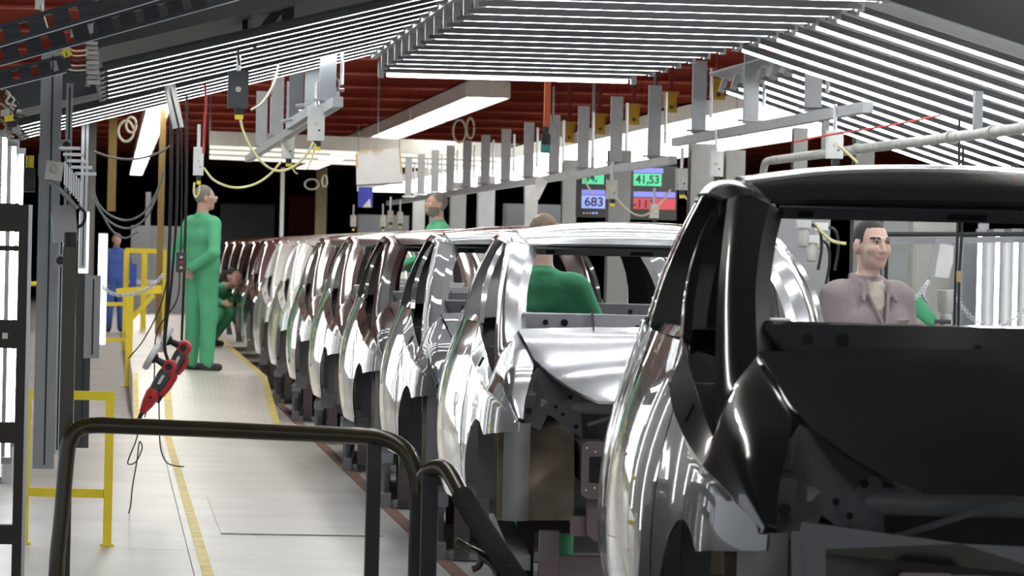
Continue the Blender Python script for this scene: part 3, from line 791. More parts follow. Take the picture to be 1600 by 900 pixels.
def head(f, hc, a, tilt=0.0, detail=False, hairfront=0.05, bald=False):
    """Head centred at hc (between the ears), face turned by a from local -Y."""
    H = lambda x, y, z: tuple(np.array(hc) + np.array(rotz((x, y*math.cos(tilt) + z*math.sin(tilt), -y*math.sin(tilt) + z*math.cos(tilt)), a)))
    Rm = np.array([[math.cos(a), -math.sin(a), 0], [math.sin(a), math.cos(a), 0], [0, 0, 1]])
    f.ell(H(0, 0.012, 0.035), (0.074, 0.095, 0.092), SKIN, 0.02, Rm)
    f.ell(H(0, -0.028, -0.010), (0.066, 0.070, 0.085), SKIN, 0.03, Rm)
    f.ell(H(0, -0.042, -0.068), (0.047, 0.047, 0.042), SKIN, 0.035, Rm)          # jaw
    f.ell(H(0, -0.076, -0.090), (0.022, 0.018, 0.018), SKIN, 0.025, Rm)          # chin
    f.cap(H(0, -0.093, 0.022), H(0, -0.116, -0.026), 0.009, 0.013, SKIN, 0.012)  # nose
    for s in (-1, 1):
        f.ell(H(s*0.012, -0.103, -0.030), (0.009, 0.011, 0.008), SKIN, 0.008, Rm)
        f.ell(H(s*0.076, 0.012, -0.008), (0.012, 0.020, 0.033), SKIN, 0.006, Rm)  # ear
        f.ell(H(s*0.040, -0.070, -0.020), (0.024, 0.020, 0.022), SKIN, 0.02, Rm)  # cheek
        f.cap(H(s*0.014, -0.094, 0.030), H(s*0.048, -0.080, 0.031), 0.008, 0.007, SKIN, 0.012)  # brow ridge
        ec = np.array(H(s*0.033, -0.097, 0.012))
        f.cut(lambda P, ec=ec: ell_d(P, ec, (0.019, 0.016, 0.011), Rm), ec - 0.02, ec + 0.02, 0.010)
    if detail:
        f.cap(H(-0.023, -0.089, -0.054), H(0.023, -0.089, -0.054), 0.0040, 0.0040, LIP, 0.006)
        f.cap(H(-0.018, -0.091, -0.0605), H(0.018, -0.091, -0.0605), 0.0042, 0.0042, LIP, 0.006)
    def local(P):
        q = (P - np.array(hc)) @ Rm
        return q[..., 0], q[..., 1], q[..., 2]
    def is_hair(P, o):
        x, y, z = local(P)
        line = hairfront + 0.9 * np.clip(-(y + 0.04), -0.12, 0.03)
        back = (y > 0.03) & (z > -0.055) & (np.abs(x) < 0.09)
        side = (y > -0.035) & (z > 0.012 - 0.4*(y+0.035)) & (np.abs(x) > 0.045)
        top = z > 0.072 + 0.25 * np.clip(-y - 0.02, -0.1, 0.06)
        if bald: top = z > 0.5
        return ((back | side | top) & (o == SKIN) & ~((np.abs(x) > 0.074) & (z < 0.03) & (y < 0.035)))
    f.paint(np.array(hc) - 0.13, np.array(hc) + 0.15, is_hair, HAIR)
    if detail:
        def stub(P, o):
            x, y, z = local(P)
            return (o == SKIN) & (z < -0.040 - 0.10*np.clip(-y-0.0, 0, 0.09) + 0.02*(np.abs(x) > 0.03)) & (z > -0.12) & (y < 0.01)
        f.paint(np.array(hc) - 0.14, np.array(hc) + 0.1, stub, STUB)
        def brow(P, o):
            x, y, z = local(P)
            return (y < -0.06) & (np.abs(np.abs(x) - 0.034) < 0.022) & (np.abs(z - 0.035 + 0.10*np.clip(np.abs(np.abs(x)-0.03) - 0.008, 0, 1)) < 0.0048)
        f.paint(np.array(hc) - 0.14, np.array(hc) + 0.14, brow, HAIR)
    return H
def hand(f, wrist, d, n, s, curl=0.5, sz=1.0):
    """Palm and five bent fingers growing from the wrist along d; n is the back of the hand, s the thumb side."""
    w = np.array(wrist, float); d = np.array(d, float); d /= np.linalg.norm(d)
    n = np.array(n, float); n -= d * (n @ d); n /= np.linalg.norm(n); t = np.cross(d, n) * s
    pc = w + d * 0.05 * sz
    f.cap(w, w + d * 0.03 * sz, 0.024, 0.026, SKIN, 0.01)
    for u in (-0.027, -0.009, 0.009, 0.027):
        f.cap(w + d*0.02*sz + t*u*0.7*sz, w + d*0.085*sz + t*u*sz, 0.013, 0.012, SKIN, 0.010)
    for u, L in ((0.030, 0.068), (0.010, 0.078), (-0.011, 0.073), (-0.031, 0.056)):
        p = w + d*0.088*sz + t*u*sz; a = 0.0
        for j, q in enumerate((0.42, 0.32, 0.26)):
            a += curl * (0.8 if j == 0 else 1.0)
            e = p + (d*math.cos(a) - n*math.sin(a)) * L * q * sz
            f.cap(p, e, 0.0088 - 0.0006*j, 0.0082 - 0.0006*j, SKIN, 0.003); p = e
    p = w + d*0.022*sz + t*0.026*sz
    e = p + (d*0.62 + t*0.62 - n*0.3) * 0.045*sz; f.cap(p, e, 0.013, 0.010, SKIN, 0.008)
    e2 = e + (d*0.9 + t*0.12 - n*0.45) * 0.034*sz; f.cap(e, e2, 0.0098, 0.0085, SKIN, 0.004)
def person(label, loc, yaw, mats, arms, group=None, headturn=0.0, tilt=0.0, h=0.009, scale=1.0, detail=False, coat=False, bend=0.0, legs=None, bald=False, hipz=0.95, hands=True, lean=0.0):
    """arms: {side: (elbow, wrist, hand direction, back-of-hand)} in local coordinates; local front is -Y."""
    hi = (0.62, 0.62, 1.92); lo = (-0.62, -0.72, -0.03)
    f = Field(lo, hi, h)
    dz = hipz - 0.95
    B = lambda x, y, z: (x, y - (z - 0.95) * math.sin(bend), 0.95 + dz + (z - 0.95) * math.cos(bend) + y * math.sin(bend) * 0.5) if z > 0.95 else (x, y, z + dz)
    # torso
    f.cap(B(-0.06, 0.0, 1.0), B(0.06, 0.0, 1.0), 0.128, 0.128, CLOTH, 0.05, (0.86, 1, 1))
    f.cap(B(-0.055, 0.0, 1.12), B(0.055, 0.0, 1.12), 0.122, 0.122, CLOTH, 0.06, (0.88, 1, 1))
    f.cap(B(-0.075, 0.005, 1.28), B(0.075, 0.005, 1.28), 0.125, 0.125, CLOTH, 0.06, (0.86, 1, 1))
    f.cap(B(-0.13, 0.01, 1.415), B(0.13, 0.01, 1.415), 0.078, 0.078, CLOTH, 0.06)
    f.cap(B(0, 0.012, 1.42), B(0, 0.012, 1.475), 0.085, 0.066, CLOTH, 0.05)
    # legs
    L = legs or {-1: ((-0.11, -0.01, 0.50), (-0.12, 0.02, 0.09)), 1: ((0.11, -0.01, 0.50), (0.12, 0.02, 0.09))}
    for s, (kn, an) in L.items():
        f.cap((s*0.085, 0, 0.93 + dz), kn, 0.108, 0.080, LEGS, 0.04)
        f.cap(kn, an, 0.080, 0.070, LEGS, 0.03)
        toe = (an[0] + s*0.02, an[1] - 0.14, 0.035 if an[2] < 0.2 else an[2] - 0.06)
        f.cap((an[0], an[1] + 0.035, an[2] - 0.045), toe, 0.040, 0.036, SHOE, 0.015)
    for s, (el, wr, hd, hn) in arms.items():
        sh = B(s*0.185, 0.012, 1.405)
        f.cap(sh, el, 0.068, 0.056, CLOTH, 0.045)
        f.cap(el, wr, 0.056, 0.044, CLOTH, 0.02)
        if hands: hand(f, np.array(wr) + np.array(hd) / np.linalg.norm(hd) * 0.035, hd, hn, s)
    # neck and head
    hc = np.array(B(0, -0.012, 1.655)); nb = np.array(B(0, 0.012, 1.46))
    f.cap(nb, hc + np.array((0, 0.015, -0.05)), 0.056, 0.052, SKIN, 0.012)
    # collar
    if coat:
        # open collar: cut a V into the coat, the shirt shows below
        f.cut(lambda P: np.maximum(np.abs(P[..., 0] - 0.012) * 2.6 - (P[..., 2] - 1.255), P[..., 1] + 0.06), (-0.1, -0.2, 1.2), (0.12, -0.02, 1.56), 0.01)
        f.cap((0.0, -0.022, 1.18), (0, -0.02, 1.40), 0.098, 0.072, SHIRT, 0.004)
        f.cap((-0.045, -0.045, 1.455), (0.045, -0.045, 1.455), 0.026, 0.026, SHIRT, 0.02)
        for s in (-1, 1):
            f.cap((s*0.068, 0.03, 1.500), (s*0.066, -0.062, 1.472), 0.017, 0.014, CLOTH, 0.015)
            f.cap((s*0.066, -0.062, 1.470), (s*0.088, -0.105, 1.395), 0.016, 0.010, CLOTH, 0.015)
            f.cap((s*0.066, -0.075, 1.455), (0.014 + s*0.006, -0.142, 1.27), 0.011, 0.008, CLOTH, 0.012)
        f.cap((-0.06, 0.058, 1.505), (0.06, 0.058, 1.505), 0.018, 0.018, CLOTH, 0.02)
        f.cap((0.014, -0.140, 1.265), (0.016, -0.132, 0.98), 0.010, 0.010, CLOTH, 0.006)
        f.cap((0.10, -0.118, 1.30), (0.165, -0.10, 1.305), 0.008, 0.008, CLOTH, 0.006)
        for s in (-1, 1): f.cap((s*0.09, -0.02, 1.0), (s*0.115, -0.01, 0.62), 0.115, 0.12, CLOTH, 0.05)
        f.cap((0, 0.02, 1.0), (0, 0.02, 0.62), 0.13, 0.125, CLOTH, 0.06)
    else:
        c = np.array(B(0, 0.008, 1.487))
        f.ell(c, (0.080, 0.078, 0.026), CLOTH, 0.012)
    H = head(f, hc, headturn, tilt, detail, bald=bald)
    me = f.mesh('person', mats)
    o = link('person', me); o.location = loc; o.rotation_euler = (0, 0, yaw); o.scale = (scale,) * 3
    ORIG[o.name] = (0, 0, 0)
    tag(o, label, 'person', group)
    return o, H
# right-hand man in the mauve coat, seen through the windscreen opening of the near black body
o, Hh = person('man in a mauve-grey work coat with short dark hair, seen through the black windscreen opening', W(1350, 760, 19.2).xy.to_3d(), math.radians(20),
    [M_MAUVEC, M_SKIN2, M_HAIRB, M_SHOE, M_SHIRT, M_LIP, M_STUBBLE, M_TROUSER],
    {-1: ((-0.245, 0.03, 1.13), (-0.25, -0.06, 0.88), (0.05, -0.25, -1), (-1, -0.1, 0)), 1: ((0.245, 0.03, 1.13), (0.25, -0.06, 0.88), (-0.05, -0.25, -1), (1, -0.1, 0))},
    headturn=math.radians(4), h=0.0055, scale=0.985, detail=True, coat=True)
for s in (-1, 1):
    MB().ell(Hh(s*0.033, -0.080, 0.012), (0.0125, 0.0125, 0.0125), 16, 10).build('eyeball', M_EYEW, o, 60, world=False)
    c1 = Vector(Hh(s*0.033 + 0.002, -0.0928, 0.0125))
    MB().ell(c1, (0.0056, 0.0028, 0.0056), 12, 6).build('iris', M_IRIS, o, 60, world=False)
    MB().tube([Hh(s*0.033 + t*0.016, -0.0925 + 0.006*abs(t), 0.0195 - 0.004*t*t) for t in (-1, -0.5, 0, 0.5, 1)], 0.0022, 6).build('upper_eyelid', M_HAIRB, o, 60, world=False)
G7 = [M_GREEN, M_SKIN, M_HAIRG, M_SHOE, M_SHIRT, M_LIP, M_STUBBLE, M_GREEN]
# worker standing on the raised walkway, hands behind his back
p0 = WH(312, 579, RH)
o, Hh = person('grey-haired worker in green overalls standing on the raised walkway', (p0.x, p0.y, RH), math.radians(128), G7,
    {-1: ((-0.30, 0.10, 1.13), (-0.09, 0.20, 0.99), (1, 0.15, -0.35), (0, 1, 0.2)), 1: ((0.30, 0.10, 1.13), (0.09, 0.185, 0.97), (-1, 0.15, -0.35), (0, 1, 0.2))},
    headturn=math.radians(-18), h=0.011, scale=1.03)
MB().tube([Hh(0.080, 0.0, 0.012), Hh(0.074, -0.06, 0.014), Hh(0.060, -0.098, 0.012), Hh(0.02, -0.112, 0.012), Hh(-0.02, -0.112, 0.012), Hh(-0.060, -0.098, 0.012), Hh(-0.074, -0.06, 0.014), Hh(-0.08, 0.0, 0.012)], 0.004, 6).build('spectacles', M_WHITE, o, 60, world=False)
for s in (-1, 1):
    MB().ell(Hh(s*0.042, -0.106, 0.004), (0.022, 0.006, 0.016), 12, 6).build('spectacle_lens', M_GLASSES, o, 60, world=False)
# worker behind the silver body, seen through it
p0 = W(843, 600, 20.16)
o, Hh = person('worker in green seen from behind through the silver windscreen opening', (p0.x, p0.y, 0), math.radians(168), [M_GREEN, M_SKIN2, mat('light_brown_hair', (0.22, 0.15, 0.10), 0.65, var=0.2, scale=60), M_SHOE, M_SHIRT, M_LIP, M_STUBBLE, M_GREEN],
    {-1: ((-0.30, -0.02, 1.16), (-0.22, -0.10, 0.98), (0.3, -0.5, -0.8), (-1, 0, 0)), 1: ((0.30, -0.02, 1.16), (0.22, -0.10, 0.98), (-0.3, -0.5, -0.8), (1, 0, 0))},
    headturn=math.radians(25), h=0.0085, bald=True, scale=0.985)
# grey-haired worker beyond the row, head and shoulders above the roofs
p0 = W(668, 600, 40.62)
person('grey-haired bearded worker in green, only head and shoulders above the car roofs', (p0.x + 0.06, p0.y, 0.30), math.radians(-80), [M_GREEN, M_SKIN, M_HAIRG, M_SHOE, M_SHIRT, M_LIP, M_HAIRG, M_GREEN],
    {-1: ((-0.24, -0.10, 1.15), (-0.16, -0.30, 1.05), (0.2, -1, 0), (-1, 0, 0.3)), 1: ((0.24, -0.10, 1.15), (0.16, -0.30, 1.05), (-0.2, -1, 0), (1, 0, 0.3))},
    headturn=math.radians(5), h=0.012, scale=1.04, tilt=0.15, detail=True)
MB().box(2.92, 4.2, 40.4, 40.86, 0, 0.30).build('step_platform', M_GREY)
tag(bpy.data.objects['step_platform'], 'low grey step platform beyond the car bodies under the bearded worker', 'platform')
# man in blue far down the walkway
p0 = WH(179, 519, 0.0)
person('man in blue work clothes far away at the yellow rails', (p0.x, p0.y, 0), math.radians(15), [M_BLUE, M_SKIN, M_HAIRB, M_SHOE, M_SHIRT, M_LIP, M_STUBBLE, M_BLUE],
    {-1: ((-0.28, 0.02, 1.14), (-0.24, -0.16, 0.95), (0, -0.6, -0.8), (-1, 0, 0)), 1: ((0.28, 0.02, 1.14), (0.24, -0.16, 0.95), (0, -0.6, -0.8), (1, 0, 0))}, h=0.016)
# worker standing right behind the man in the coat, one arm reaching out
p0 = W(1352, 600, 25.0)
person('worker in green behind the man in the coat, only his arm and hand reaching out', (p0.x, p0.y, 0), math.radians(18), [M_GREEN, M_SKIN, M_HAIRB, M_SHOE, M_SHIRT, M_LIP, M_STUBBLE, M_GREEN],
    {-1: ((-0.27, 0.02, 1.13), (-0.24, -0.16, 0.98), (0, -0.6, -0.8), (-1, 0, 0)), 1: ((0.30, -0.06, 1.37), (0.37, -0.16, 1.27), (0.75, -0.3, -0.35), (0.2, -0.5, 0.9))}, h=0.0085, scale=0.955)

# crouching worker behind the standing one
p0 = WH(340, 541, RH)
person('worker in green crouching beside the dark bodies behind the standing worker', (p0.x - 0.24, p0.y, RH), math.radians(60), [M_GREEN, M_SKIN, M_HAIRB, M_SHOE, M_SHIRT, M_LIP, M_STUBBLE, M_GREEN],
    {-1: ((-0.26, -0.20, 0.66), (-0.20, -0.40, 0.55), (0, -1, -0.2), (-1, 0, 0)), 1: ((0.26, -0.20, 0.66), (0.20, -0.40, 0.55), (0, -1, -0.2), (1, 0, 0))}, h=0.016, bend=math.radians(40), hipz=0.32,
    legs={-1: ((-0.15, -0.36, 0.42), (-0.14, -0.10, 0.09)), 1: ((0.15, -0.36, 0.42), (0.14, -0.10, 0.09))})
# ------------------------------------------------------------------ hall lamps
M_DIFF = mat('lit_diffuser', (0.9, 0.9, 0.88), 0.4, emit=(1.0, 0.985, 0.94), estr=HALL_POWER, var=0.0)
M_DIFFR = mat('lit_row_diffuser', (0.9, 0.9, 0.88), 0.4, emit=(1.0, 0.99, 0.96), estr=5.0, var=0.0)
M_DIFFN = mat('added_near_diffuser', (0.9, 0.9, 0.88), 0.4, emit=(1.0, 0.985, 0.95), estr=26.0, var=0.0)  # extra strong glow for the added near lamps, to brighten the coat man's face
def trough(x0, x1, y0, y1, z, h, label, group, dm=None):
    o = thing('ceiling_lamp', label, 'lamp', ((x0+x1)/2, y0, z), group)
    mb = MB().box(x0, x0 + 0.02, y0, y1, z, z + h).box(x1 - 0.02, x1, y0, y1, z, z + h).box(x0, x1, y0, y1, z + h - 0.02, z + h)
    mb.box(x0 + 0.02, x1 - 0.02, y0, y0 + 0.02, z, z + h - 0.02).box(x0 + 0.02, x1 - 0.02, y1 - 0.02, y1, z, z + h - 0.02)
    mb.build('housing', M_LAMPWHITE, o)
    MB().box(x0 + 0.03, x1 - 0.03, y0 + 0.03, y1 - 0.03, z + 0.008, z + 0.014).build('diffuser', dm or M_DIFF, o)
    for y in (y0 + 1, y1 - 1):
        for x in (x0 + 0.05, x1 - 0.05):
            MB().cyl((x, y, z + h), (x, y, 4.75), 0.004, 6).build('hanger', M_REDDK, o)
    return o
for i in range(3):
    trough(4.27, 4.82, 3.0 + 7.5*i, 3.0 + 7.5*i + 4.0, 3.46, 0.21, 'added white trough lamp near the camera on the line side, %s in its row' % ORD[i], 'added near trough lamps', M_DIFFN)  # added out of view as front light for the man in the coat
    trough(0.42, 0.78, 2.0 + 7.5*i, 2.0 + 7.5*i + 4.5, 3.45, 0.16, 'added narrow white lamp over the near walkway, %s in its row' % ORD[i], 'added near lamps over the walkway')  # added out of view as front light for the near end
    trough(2.1, 2.6, 29.5 + 4.4*i, 29.5 + 4.4*i + 4.0, 3.62, 0.16, 'added white lamp over the bodies beyond the light tunnel, %s in its row' % ORD[i], 'added lamps beyond the light tunnel')  # added behind the canopy to brighten the far bodies
    trough(0.42, 0.78, 28.5 + 8.2*i, 28.5 + 8.2*i + 8.0, 3.45, 0.16, 'added narrow white lamp high over the walkway, %s in its row' % ORD[i], 'lamps high over the walkway')  # row carried on unseen behind the canopy, added to brighten the far part
for i in range(5):
    trough(4.27, 4.82, 50 + 9.5*i, 50 + 9.5*i + 9.2, 3.46, 0.21, ['nearest white trough lamp hanging below the red beams'][0] if i == 0 else 'white trough lamp below the red beams, %s in its row from the near end' % ORD[i], None if i == 0 else 'trough lamps below the red beams')
for i in range(8):
    trough(5.5, 7.57, 28 + 8.1*i, 28 + 8.1*i + 8.0, CAM_H + 1.34, 0.16, 'wide glaring lamp of the long bright row, %s from its near end' % ORD[i], 'lamps of the long bright row', M_DIFFR)
for i in range(6):
    trough(0.42, 0.78, 54 + 9.5*i, 54 + 9.5*i + 9.2, 3.45, 0.16, 'added narrow white lamp high over the walkway, %s in its row' % ORD[i + 3], 'lamps high over the walkway')
# lamps over the walkway and over the far floor, in line with the rest of the hall
for i in range(4):
    trough(-4.4, -3.8, 30 + 11*i, 30 + 11*i + 9.2, 3.5, 0.2, 'white trough lamp over the side floor, %s in its row' % ORD[i], 'lamps over the side floor')
# cross lamp
o = thing('cross_lamp', 'long cream lamp hanging crosswise with three tube rows on its face', 'lamp', W(590, 235, 58))
a, b = W(328, 216, 58), W(852, 238, 58)
d = (b - a).normalized(); up = Vector((0, 0, 1))
MB().bar(a, b, 0.25, 0.20).build('housing', M_LAMPWHITE, o)
for k in range(3):
    q = up * (-0.125 - 0.075*k)
    MB().cyl(a + q, b + q, 0.022, 10).build('tube', mat('cross_lamp_tube', (0.9, 0.9, 0.86), 0.4, emit=(1, 0.97, 0.88), estr=0.75, var=0), o, 60)
    MB().bar(a + q + Vector((0, 0.09, 0.02)), b + q + Vector((0, 0.09, 0.02)), 0.04, 0.05).build('reflector', M_LAMPWHITE, o)
for p in (a, (a+b)/2, b): MB().cyl(p, (p.x, p.y, 4.75), 0.012, 6).build('hanger', M_GREY, o)
# upright lamp walls beside the line
M_WTUBE = mat('upright_tube_glow', (0.9, 0.9, 0.9), 0.3, emit=(0.95, 0.98, 1.0), estr=8.0, var=0.0)
M_BACK = mat('dull_reflector_sheet', (0.16, 0.165, 0.17), 0.45, metal=0.3, var=0.08, scale=3)
def lamp_wall(x, y0, y1, z0, z1, n, face, label, cat='lamp wall'):
    o = thing('lamp_wall', label, cat, (x, y0, 0))
    MB().box(x - 0.01, x + 0.01, y0 - 0.1, y1 + 0.1, z0 - 0.04, z1 + 0.04).build('backing_sheet', M_BACK, o)
    for i in range(n):
        y = y0 + (y1 - y0) * i / (n - 1)
        MB().cyl((x + face*0.05, y, z0), (x + face*0.05, y, z1), 0.014, 10).build('tube', M_WTUBE, o, 60)
        MB().box(x + min(face*0.012, face*0.075), x + max(face*0.012, face*0.075), y - 0.02, y + 0.02, z1, z1 + 0.04).build('lamp_holder', M_SOCKET, o)
        MB().box(x + min(face*0.012, face*0.075), x + max(face*0.012, face*0.075), y - 0.02, y + 0.02, z0 - 0.04, z0).build('lamp_holder', M_SOCKET, o)
    for y in (y0 - 0.14, y1 + 0.14): MB().box(x - 0.03, x + 0.03, y - 0.03, y + 0.03, 0.0, z1 + 0.1).build('post', M_ALU, o)
    return o
lamp_wall(-0.64, 16.2, 26.5, 0.28, 2.12, 6, 1, 'wall of upright fluorescent tubes at the picture edge beside the walkway')
lamp_wall(5.62, 17.0, 26.0, 0.25, 1.74, 18, -1, 'wall of upright fluorescent tubes beyond the man in the coat')

lamp_wall(-1.45, 29.0, 50.0, 0.3, 2.0, 30, 1, 'second wall of upright tubes further along the walkway')

# ------------------------------------------------------------------ foreground railing
M_RAIL = mat('dark_olive_tube', (0.040, 0.030, 0.014), 0.32, coat=0.3, var=0.2, scale=10)
M_RAILP = mat('charcoal_post', (0.035, 0.036, 0.040), 0.5)
M_SLEEVE = mat('black_foam_sleeve', (0.012, 0.011, 0.008), 0.9, bump=0.6, bscale=120)
def path(pts, n): return [Vector(p) for p in cr(pts, n)]
o = thing('hand_railing', 'dark tubular railing with rounded corners in front of the walkway', 'railing', (W(380, 670, 12).x, W(380, 670, 12).y, 0))
top = [W(88, 905, 12), W(97, 800, 12), W(104, 715, 12), W(108, 692, 12), W(119, 673, 12), W(142, 665, 12), W(200, 666, 11.95), W(400, 674, 11.8), W(570, 682, 11.7), W(605, 687, 11.68), W(632, 703, 11.66), W(648, 732, 11.65), W(653, 770, 11.65)]
ft = W(88, 905, 12); top = [Vector((ft.x, ft.y, 0.0))] + top
fb = W(653, 770, 11.65)
top += [Vector((fb.x, fb.y, z)) for z in (0.7, 0.4, 0.0)]
MB().tube(path(top, 90), 0.0240, 14).build('bent_tube', M_RAIL, o, 60)
q = W(585, 684, 11.7)
MB().box(q.x - 0.02, q.x + 0.02, q.y - 0.02, q.y + 0.02, 0.0, q.z).build('post', M_RAILP, o)
q = W(654, 770, 11.65)
MB().box(q.x - 0.021, q.x + 0.021, q.y - 0.03, q.y + 0.02, 0.0, q.z).build('post', M_RAILP, o)
o2 = thing('stair_handrail', 'dark olive handrail sloping down with a black foam sleeve', 'handrail', (W(700, 735, 11.3).x, W(700, 735, 11.3).y, 0))
st = [W(663, 746, 11.45), W(672, 735, 11.4), W(690, 731, 11.35), W(703, 741, 11.3), W(722, 775, 11.2), W(745, 812, 11.1), W(790, 880, 10.9), W(830, 940, 10.8)]
MB().tube(path(st, 40), 0.0235, 14).build('tube', M_RAIL, o2, 60)
sl = path(st[4:], 24)
MB().tube(sl, 0.031, 14).build('foam_sleeve', M_SLEEVE, o2, 60)
q = W(672, 737, 11.4)
MB().box(q.x - 0.022, q.x + 0.022, q.y - 0.02, q.y + 0.02, 0.0, q.z).build('post', M_RAILP, o2)
e = st[-1]
MB().box(e.x - 0.02, e.x + 0.02, e.y - 0.02, e.y + 0.02, 0.0, e.z).build('post', M_RAILP, o2)
MB().tube(path([W(712, 845, 11.1), W(735, 858, 11.1), W(752, 868, 11.05), W(748, 885, 11.05), W(738, 890, 11.05)], 16), 0.010, 8).build('latch_hook', M_RAIL, o2, 60)
MB().tube(path([W(752, 868, 11.05), W(768, 880, 11.0), W(782, 898, 10.95)], 8), 0.012, 8).build('latch_arm', M_BLACK, o2, 60)
# tall dark post standing at the left corner of the railing
q = W(110, 386, 12.4)
o = thing('dark_upright_post', 'tall dark brown post rising above the corner of the railing', 'post', (q.x, q.y, 0))
MB().box(q.x - 0.022, q.x + 0.02, q.y - 0.02, q.y + 0.02, 0, q.z).build('tube', M_RAIL, o)
MB().cyl((q.x, q.y, q.z), (q.x, q.y, q.z + 0.045), 0.02, 12).build('end_cap', M_BLACK, o, 40)

# dark rack at the picture edge
q = W(38, 320, 15.2)
o = thing('dark_rack', 'dark brown ladder-like rack cut off by the picture edge', 'rack', (q.x - 0.3, q.y, 0))
M_RACK = mat('dark_brown_rack_paint', (0.028, 0.022, 0.018), 0.5)
MB().box(q.x - 0.018, q.x + 0.016, q.y - 0.03, q.y + 0.03, 0, q.z).build('upright', M_RACK, o)
MB().box(q.x - 0.72, q.x - 0.69, q.y - 0.03, q.y + 0.03, 0, q.z).build('upright', M_RACK, o)
MB().box(q.x + 0.017, q.x + 0.030, q.y - 0.02, q.y + 0.03, 0, q.z).build('edge_profile', M_ALU, o)
for y0, y1 in ((318, 362), (384, 392), (500, 544), (660, 692), (820, 850)):
    z1 = W(20, y0, 15.2).z; z0 = W(20, y1, 15.2).z
    MB().box(q.x - 0.69, q.x - 0.018, q.y - 0.03, q.y + 0.03, z0, z1).build('rung', M_RACK, o)
z0 = W(8, 530, 15.1).z
MB().box(q.x - 0.07, q.x - 0.05, q.y - 0.036, q.y - 0.03, z0, z0 + 0.022).build('label_plate', M_WHITE, o)

# ------------------------------------------------------------------ yellow barriers
def frame_barrier(name, label, A, B, z_top, z_mid, w=0.045):
    o = thing(name, label, 'barrier', ((A.x + B.x)/2, A.y, 0))
    for p in (A, B):
        MB().box(p.x - w/2, p.x + w/2, p.y - w/2, p.y + w/2, 0.012, z_top - 0.002).build('post', M_YELLOW, o)
        MB().box(p.x - w*0.8, p.x + w*0.8, p.y - w*0.8, p.y + w*0.8, 0, 0.012).build('foot_plate', M_YELLOW, o)
    MB().bar(Vector((A.x - w/2, A.y, z_top - w/2)), Vector((B.x + w/2, B.y, z_top - w/2)), w, w).build('top_rail', M_YELLOW, o)
    MB().bar(Vector((A.x + w/2, A.y, z_mid)), Vector((B.x - w/2, B.y, z_mid)), w, w).build('middle_rail', M_YELLOW, o)
    return o
frame_barrier('yellow_barrier', 'low yellow steel barrier frame standing on the tread plate floor', WH(37, 850, 0), WH(167, 853, 0), 0.795, 0.27)
A = WH(200, 604, 0); s_ = 6400 / A.y
o = thing('yellow_stand', 'yellow steel stand with a bracket arm and diagonal brace', 'stand', A)
MB().box(A.x - 0.04, A.x + 0.04, A.y - 0.03, A.y + 0.03, 0, 1.04).build('post', M_YELLOW, o)
Pp = lambda x, y: W(x, y, A.y)
MB().bar(Pp(182, 457), Pp(253, 452), 0.06, 0.09).build('arm', M_YELLOW, o)
MB().bar(Pp(203, 500), Pp(240, 461), 0.05, 0.05).build('brace', M_YELLOW, o)
MB().bar(Pp(158, 475), Pp(196, 475), 0.05, 0.045).build('rail', M_YELLOW, o)
MB().bar(Pp(155, 531), Pp(196, 531), 0.05, 0.045).build('rail', M_YELLOW, o)
MB().box(A.x - 0.08, A.x + 0.08, A.y - 0.08, A.y + 0.08, 0, 0.012).build('foot_plate', M_YELLOW, o)
A = WH(200, 500, 0)
o = thing('yellow_guard_rail', 'far yellow guard rail beside the man in blue', 'guard rail', A)
Pp = lambda x, y: W(x, y, 60)
for x in (198, 226, 256): p = Pp(x, 391); MB().box(p.x - 0.04, p.x + 0.04, p.y - 0.04, p.y + 0.04, 0, p.z).build('post', M_YELLOW, o)
MB().bar(Pp(196, 391), Pp(258, 393), 0.06, 0.07).build('top_rail', M_YELLOW, o)
MB().bar(Pp(196, 440), Pp(258, 441), 0.06, 0.06).build('middle_rail', M_WHITE, o)
q = Pp(208, 425); MB().box(q.x - 0.05, q.x + 0.05, q.y - 0.12, q.y - 0.05, q.z - 0.22, q.z + 0.12).build('blue_board', mat('blue_board', (0.05, 0.11, 0.55), 0.5), o)
A = WH(66, 700, 0)
o = thing('small_yellow_rail', 'thin yellow rail low behind the grey hanging post', 'rail', W(60, 440, 33))
MB().tube([W(40, 443, 33), W(66, 443, 33), W(73, 448, 33), W(74, 470, 33)], 0.018, 8).build('tube', M_YELLOW, o, 50)
q = W(74, 470, 33); MB().cyl((q.x, q.y, 0), q, 0.018, 8).build('leg', M_YELLOW, o, 50)
q = W(42, 443, 33); MB().cyl((q.x, q.y, 0), q, 0.018, 8).build('leg', M_YELLOW, o, 50)

